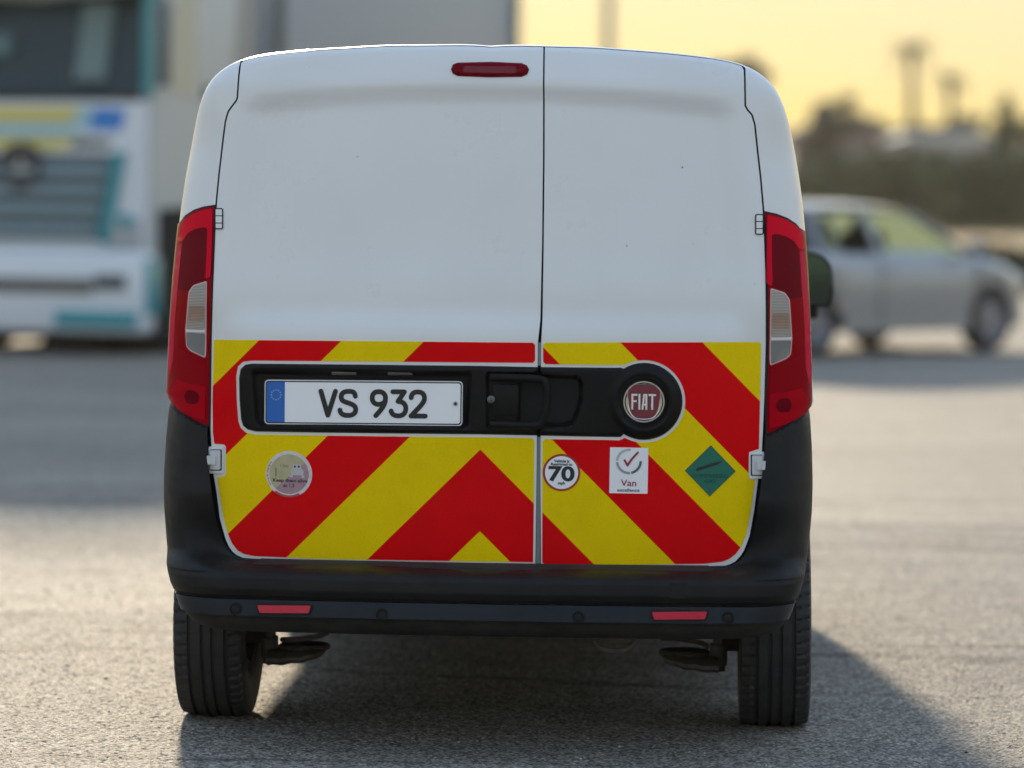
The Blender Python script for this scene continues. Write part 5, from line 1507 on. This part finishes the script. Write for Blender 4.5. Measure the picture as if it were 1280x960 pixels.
    for s in (-1, 1):
        q = MB(); q.box((s*.92, -.215, .66), (.30, .03, .13), bev=.01); q.build('fog_lamp', mat('fog_dark', (.06, .08, .10), rough=.2), lo)
        q = MB(); q.box((s*1.02, -.10, 1.02), (.26, .10, .42), bev=.03); q.build('headlight', mat('lorry_lamp', (.34, .38, .41), rough=.15, coat=1), lo)
        q = MB(); q.box((s*1.03, -.16, 1.20), (.12, .03, .12), bev=.01); q.build('lamp_accent', TEAL, lo)
        q = MB(); q.box((s*.78, -.215, .33), (.80, .02, .14), bev=.005); q.build('teal_corner', TEAL, lo)
        q = MB(); q.box((s*1.225, .02, .62), (.02, .30, .5), bev=.005); q.build('teal_edge', TEAL, lo)
    # chassis, with low wide boxes added to keep sunlight off the ground below
    q = MB(); q.box((0, 5.0, .85), (1.0, 9.0, .3)); q.box((0, 2.1, .36), (2.3, 3.4, .50), bev=.05); q.box((0, .9, .45), (1.7, .9, .5), bev=.05); q.box((.30, .4, .22), (.55, .4, .30), bev=.05); q.build('chassis', UNDER, lo)
    q = MB(); q.box((.40, .35, .16), (.48, .5, .30), bev=.06); q.build('dark_wheel_box', UNDER, lo)  # dark box added in place of the dark wheel below the bumper
    q = MB(); q.box((.95, 4.2, .75), (.5, 1.4, .6), bev=.08); q.build('fuel_tank', mat('tank_dark', (.05, .05, .05), rough=.5), lo)
    q = MB(); q.add([(W2_+.008, .12, .35), (W2_+.008, 2.25, .60), (W2_+.008, 2.25, 1.38), (W2_+.008, .12, 1.30)], [(0, 1, 2, 3)]); q.build('dark_arch_sheet', mat('arch_sheet_black', (.015, .016, .018), rough=.7, spec=.1), lo, smooth=False)  # black sheet added over the cab side as the dark of the wheel arch
    # box body with dark corner posts
    q = MB(); q.box((0, 6.25, 2.55), (2.48, 6.9, 2.75), bev=.02); bx_ = q.build('box_body', BOX, lo)
    for (x, y) in ((-1.25, 2.85), (1.25, 2.85), (-1.25, 9.70), (1.25, 9.70)):
        q = MB(); q.box((x, y, 2.55), (.06, .16, 2.80), bev=.01); q.build('corner_post', mat('post_dark', (.11, .13, .13), rough=.5), bx_)
    q = MB(); q.box((1.245, 6.25, 1.22), (.05, 6.9, .10)); q.build('side_rail', mat('post_dark', (.11, .13, .13)), bx_)
    q = MB(); q.box((W2_+.012, 1.2, 2.35), (.02, .16, .12), bev=.005); q.build('cab_door_handle', DARK, lo)
    q = MB(); q.add([(W2_+.003, 1.55, 1.3), (W2_+.003, 2.2, 1.3), (W2_+.003, 2.2, 3.7), (W2_+.003, 2.0, 3.7)], [(0, 1, 2, 3)]); q.build('side_fairing', mat('fairing_grey', (.30, .30, .28), rough=.4), lo, smooth=False)
    q = MB(); q.add([(W2_+.004, .32, 2.35), (W2_+.004, .95, 2.30), (W2_+.004, .95, 3.25), (W2_+.004, .45, 3.25)], [(0, 1, 2, 3)]); q.build('side_window', mat('pale_glass', (.30, .36, .35), rough=.15, coat=1), lo, smooth=False)
    for y in (1.42, 6.4, 7.75):
        for s in (-1, 1):
            q = MB(); q.lathe([(-.14, .28), (-.15, .44), (-.10, .50), (.10, .50), (.15, .44), (.14, .28)], (s*1.03, y, .50), 'X', 32); wh = q.build('wheel', RUBBER, lo)
            q = MB(); q.lathe([(s*.12, .28), (s*.10, .22), (s*.02, .2), (s*.10, .08), (s*.10, .001)], (s*1.03, y, .5), 'X', 24); q.build('rim', RIM, wh)
    q = MB(); q.add([(-1.2, .85, 1.0), (-1.2, 2.0, 1.0), (-1.2, 2.0, 1.3), (-1.2, .85, 1.3)], [(0, 1, 2, 3)]); q.build('wheel_arch', DARK, lo, smooth=False)
build_lorry()

# ================================================================== VEGETATION AND FAR THINGS
def leafmat(name, a, b):
    m = mat(name, a, rough=0.7, col2=b, vscale=0.8); return m
LM = [leafmat('foliage_olive', (0.055, 0.076, 0.028), (0.105, 0.12, 0.05)), leafmat('foliage_dark', (0.034, 0.050, 0.02), (0.066, 0.082, 0.034)), leafmat('foliage_grey', (0.09, 0.085, 0.06), (0.14, 0.13, 0.10))]
BARK = mat('bark', (0.10, 0.075, 0.05), rough=0.9, vary=0.3, vscale=4)
def leaves(blobs, n, size, seed):
    rg = np.random.default_rng(seed); V = []; F = []
    wts = np.array([b[1][0]*b[1][1]*b[1][2] for b in blobs])**0.7; wts /= wts.sum()
    idx = rg.choice(len(blobs), n, p=wts)
    for i in idx:
        c, r = blobs[i]
        d = rg.normal(size=3); d /= np.linalg.norm(d); rr_ = rg.uniform(0.45, 1.05)**0.6
        p = np.array(c)+d*np.array(r)*rr_
        u = rg.normal(size=3); u /= np.linalg.norm(u); w = np.cross(u, rg.normal(size=3)); w /= np.linalg.norm(w)+1e-9
        s = size*rg.uniform(.6, 1.4); k = len(V)
        V += [p-u*s, p+w*s*.45, p+u*s, p-w*s*.45]; F.append((k, k+1, k+2, k+3))
    return V, F
def tree(name, label, cat, px, dep, h, w, mi=0, n=1600, trunk_h=0.35, seed=1, group=None, shape='round'):
    g = ground(px, dep); t = thing(name, label, cat, (g.x, g.y, 0), 0, group)
    rg = random.Random(seed); q = MB()
    q.tube([(0, 0, -0.05), (rg.uniform(-.1, .1), 0, h*trunk_h*.5), (rg.uniform(-.2, .2), 0, h*trunk_h), (0, 0, h*.75)], [h*.035, h*.028, h*.02, h*.006], n=10)
    blobs = []
    if shape == 'round':
        for k in range(11):
            a_ = rg.uniform(0, 6.28); rr_ = rg.uniform(0, .36)*w; z = h*rg.uniform(trunk_h+.12, .88)
            e = 1-abs(z/h-.6)
            c = (rr_*math.cos(a_), rr_*math.sin(a_), z); s = w*rg.uniform(.13, .24)*e
            blobs.append((c, (s, s, s*.75)))
            q.tube([(0, 0, h*trunk_h*rg.uniform(.7, 1)), tuple(np.array(c)*[.5, .5, .8]), c], [h*.014, h*.009, h*.003], n=6)
    else:
        for k in range(9):
            z = h*(.12+.86*k/9); s = w*.5*(1-(k/9.3)**1.3)*rg.uniform(.8, 1.1)+.05
            blobs.append(((rg.uniform(-.1, .1)*s, rg.uniform(-.1, .1)*s, z), (s, s, h*.09)))
    q.build('trunk', BARK, t)
    V, F = leaves(blobs, n, h*.035, seed); mesh_obj('crown', V, F, LM[mi], t, smooth=False)
    return t
def palm(label, px, dep, h, cr, seed, group=None):
    g = ground(px, dep); t = thing('palm_tree', label, 'palm tree', (g.x, g.y, 0), 0, group)
    q = MB(); q.tube([(0, 0, -.05), (.1, 0, h*.4), (0, 0, h)], [.28, .2, .17], n=10); q.build('trunk', BARK, t)
    rg = random.Random(seed); V = []; F = []
    for k in range(34):
        a_ = 2*math.pi*k/34*3.3; up = rg.uniform(-.5, 1.2); c_, s_ = math.cos(a_), math.sin(a_); pts = []
        for j in range(7):
            u = j/6; pts.append((c_*cr*u, s_*cr*u, h+cr*(up*u-1.0*u*u)))
        for j in range(6):
            for sd_ in (-1, 1):
                for m_ in range(2):
                    u = (j+m_*.5)/6; p = np.array(pts[j])*(1-m_*.5)+np.array(pts[j+1])*(m_*.5)
                    ln = cr*.35*(1-u*.6); tip = p+np.array([-s_*sd_*ln*.7+c_*ln*.4, c_*sd_*ln*.7+s_*ln*.4, -ln*.35]); k0_ = len(V)
                    V += [p, p+np.array([c_, s_, 0])*cr*.07, tip]; F.append((k0_, k0_+1, k0_+2))
    mesh_obj('crown', V, F, LM[1], t, smooth=False)
palm('taller palm with a shaggy round crown above the far low trees', 1133, 150, zat(60, 150)+0.2, 1.0, 3, 'palms beyond the hedge')
palm('shorter palm just right of the taller palm', 1182, 160, zat(96, 160)+.2, .85, 4, 'palms beyond the hedge')
tree('far_tree', 'bushy grey-green tree whose crown shows above the roof of the van', 'tree', 915, 120, zat(50, 120), 2.5, 2, 1500, .55, 11)
tree('far_tree', 'broad domed olive tree close beside the right edge of the van roof', 'tree', 1022, 140, zat(96, 140), 3.4, 2, 2200, .25, 12)
tree('conifer', 'dark pointed conifer near the right edge of the picture', 'tree', 1252, 140, zat(98, 140), 2.3, 1, 1500, .1, 13, shape='cone')
tlab = ['low olive tree directly left of the taller palm', 'low dark tree between the two palms', 'low grey tree at the foot of the shorter palm', 'low tree just left of the dark conifer', 'low tree at the right edge beyond the conifer', 'low rounded tree right of the broad domed tree']
for i, (px_, hh_, ww_, mi_) in enumerate(((1098, 124, 3.0, 2), (1158, 130, 2.6, 1), (1190, 128, 2.8, 2), (1218, 126, 2.6, 0), (1282, 120, 3.0, 0), (1064, 128, 2.6, 0))):
    tree('low_tree', tlab[i], 'tree', px_, 165+3*i, zat(hh_, 165+3*i), ww_*1.2, mi_, 1100, .2, 30+i, 'low trees beyond the hedge')
# hedge across the field: several bushes grown together, each its own shape
hl = ['olive hedge stretch behind the roof of the silver car', 'hedge stretch behind the bonnet of the silver car', 'dark hedge stretch at the right edge of the field', 'hedge stretch beside the right side of the van']
for i, (x0, x1, mi_) in enumerate(((1075, 1165, 0), (1160, 1228, 1), (1222, 1300, 0), (985, 1080, 0))):
    dep = 128+i*2; g = ground((x0+x1)/2, dep); wd = (x1-x0)/FPX*dep
    t = thing('hedge', hl[i], 'hedge', (g.x, g.y, 0), YAW, 'hedge stretches across the far side of the field')
    hgt = zat(192, dep); rg = random.Random(50+i); blobs = []
    for k in range(16):
        u = rg.uniform(-.5, .5)*wd; z = rg.uniform(.2, .85)*hgt; s = rg.uniform(.28, .42)*hgt
        blobs.append(((u, rg.uniform(-.5, .5), z), (s, s, s*.8)))
    q = MB()
    for k in range(7):
        u = (k/6-.5)*wd*.95; q.tube([(u, 0, -.05), (u+rg.uniform(-.2, .2), 0, hgt*.5), (u+rg.uniform(-.4, .4), 0, hgt*.8)], [.08, .05, .02], n=6)
    q.build('stem', BARK, t)
    V, F = leaves(blobs, 3000, .24, 60+i); mesh_obj('foliage', V, F, LM[mi_], t, smooth=False)
for i, (px_, dep, hh_, ww_, lab) in enumerate(((1262, 57, .75, 1.1, 'dark green bush in front of the bonnet of the silver car'), (1288, 55, .6, .9, 'small green bush cut by the right edge of the picture'))):
    g = ground(px_, dep); t = thing('bush', lab, 'bush', (g.x, g.y, 0), 0, 'bushes at the edge of the yard')
    rg = random.Random(80+i); blobs = [((rg.uniform(-.5, .5)*ww_, rg.uniform(-.3, .3), rg.uniform(.25, .7)*hh_), (.28, .28, .25)) for _ in range(9)]
    q = MB()
    for k in range(5): q.tube([(0, 0, -.02), (rg.uniform(-.3, .3), 0, hh_*.5)], [.02, .01], n=6)
    q.build('stem', BARK, t)
    V, F = leaves(blobs, 1200, .07, 90+i); mesh_obj('foliage', V, F, LM[1], t, smooth=False)
# buildings
def building(label, x0, x1, ytop, dep, wall, roofm, nwin, gab=0.5, zb=0.0):
    g = ground((x0+x1)/2, dep); wd = (x1-x0)/FPX*dep; h = zat(ytop, dep)-gab
    t = thing('low_building', label, 'building', (g.x, g.y, 0), YAW)
    q = MB(); q.box((0, 3, h/2), (wd, 6, h)); q.build('wall', wall, t, smooth=False)
    q = MB(); n = [(-wd/2-.2, h), (wd/2+.2, h), (wd/2+.2, h+.08), (wd/2-.8, h+gab), (-wd/2+.8, h+gab), (-wd/2-.2, h+.08)]
    q.prism(n, -.3, 6.3); q.build('roof', roofm, t, smooth=False)
    for k in range(nwin):
        x = (k+.5)/nwin*wd-wd/2
        q = MB(); q.box((x, -.01, h*.72), (.8, .06, .9)); f = q.build('window', mat('window_frame', (.4, .4, .4)), t, smooth=False)
        q = MB(); q.box((x, -.05, h*.72), (.66, .02, .76)); q.build('pane', GLASS, f, smooth=False)
building('long low brownish building behind the hedge beside the van', 985, 1112, 150, 155, mat('wall_pinkish', (.30, .24, .21), rough=.9, vary=.1, vscale=1), mat('roof_brown', (.22, .17, .14), rough=.9), 5)
building('pale low building behind the hedge below the palms', 1112, 1250, 160, 150, mat('wall_pale', (.55, .55, .55), rough=.8, vary=.08, vscale=1), mat('roof_pale', (.50, .51, .52), rough=.7), 5, .4)
building('ochre low building behind the hedge at the right edge', 1252, 1300, 172, 152, mat('wall_ochre', (.42, .34, .18), rough=.9), mat('roof_brown', (.22, .17, .14)), 2, .4)
# lamp posts behind the van
def pole(label, px, dep, r, h):
    g = ground(px, dep); t = thing('lamp_post', label, 'lamp post', (g.x, g.y, 0), YAW, 'lamp posts beyond the van')
    q = MB(); q.tube([(0, 0, -.02), (0, 0, h*.5), (0, 0, h)], [r, r*.85, r*.6], n=12); q.build('pole', mat('galvanised', (.36, .35, .32), rough=.6, metal=.2), t)
    q = MB(); q.box((0, 0, .15), (r*3.5, r*3.5, .3), bev=.02); q.build('base', mat('galvanised', (.36, .35, .32)), t)
    q = MB(); q.tube([(0, 0, h-.05), (.3, 0, h+.15), (1.0, 0, h+.2)], .04, n=8); q.box((1.2, 0, h+.2), (.55, .2, .1), bev=.03); q.build('lamp_head', mat('galvanised', (.36, .35, .32)), t)
pole('slim lamp post rising behind the middle of the van roof', 755, 90, .16, 9)
pole('lamp post rising just right of the grey lorry box', 639, 92, .14, 9)
# the evening haze over the field
sheet_ = None
HZ = bpy.data.materials.new('haze_air'); HZ.use_nodes = True
hn = HZ.node_tree; hn.nodes.remove(hn.nodes['Principled BSDF'])
pv = hn.nodes.new('ShaderNodeVolumePrincipled'); pv.inputs['Color'].default_value = (0.95, 0.92, 0.86, 1); pv.inputs['Density'].default_value = 0.00015; pv.inputs['Anisotropy'].default_value = 0.5
hn.links.new(pv.outputs[0], hn.nodes['Material Output'].inputs['Volume'])
q = MB(); q.box((0, 150, 6.0), (640, 420, 14.0)); hz = q.build('haze', HZ, smooth=False); hz['kind'] = 'stuff'
print('scene built', len(bpy.data.objects))
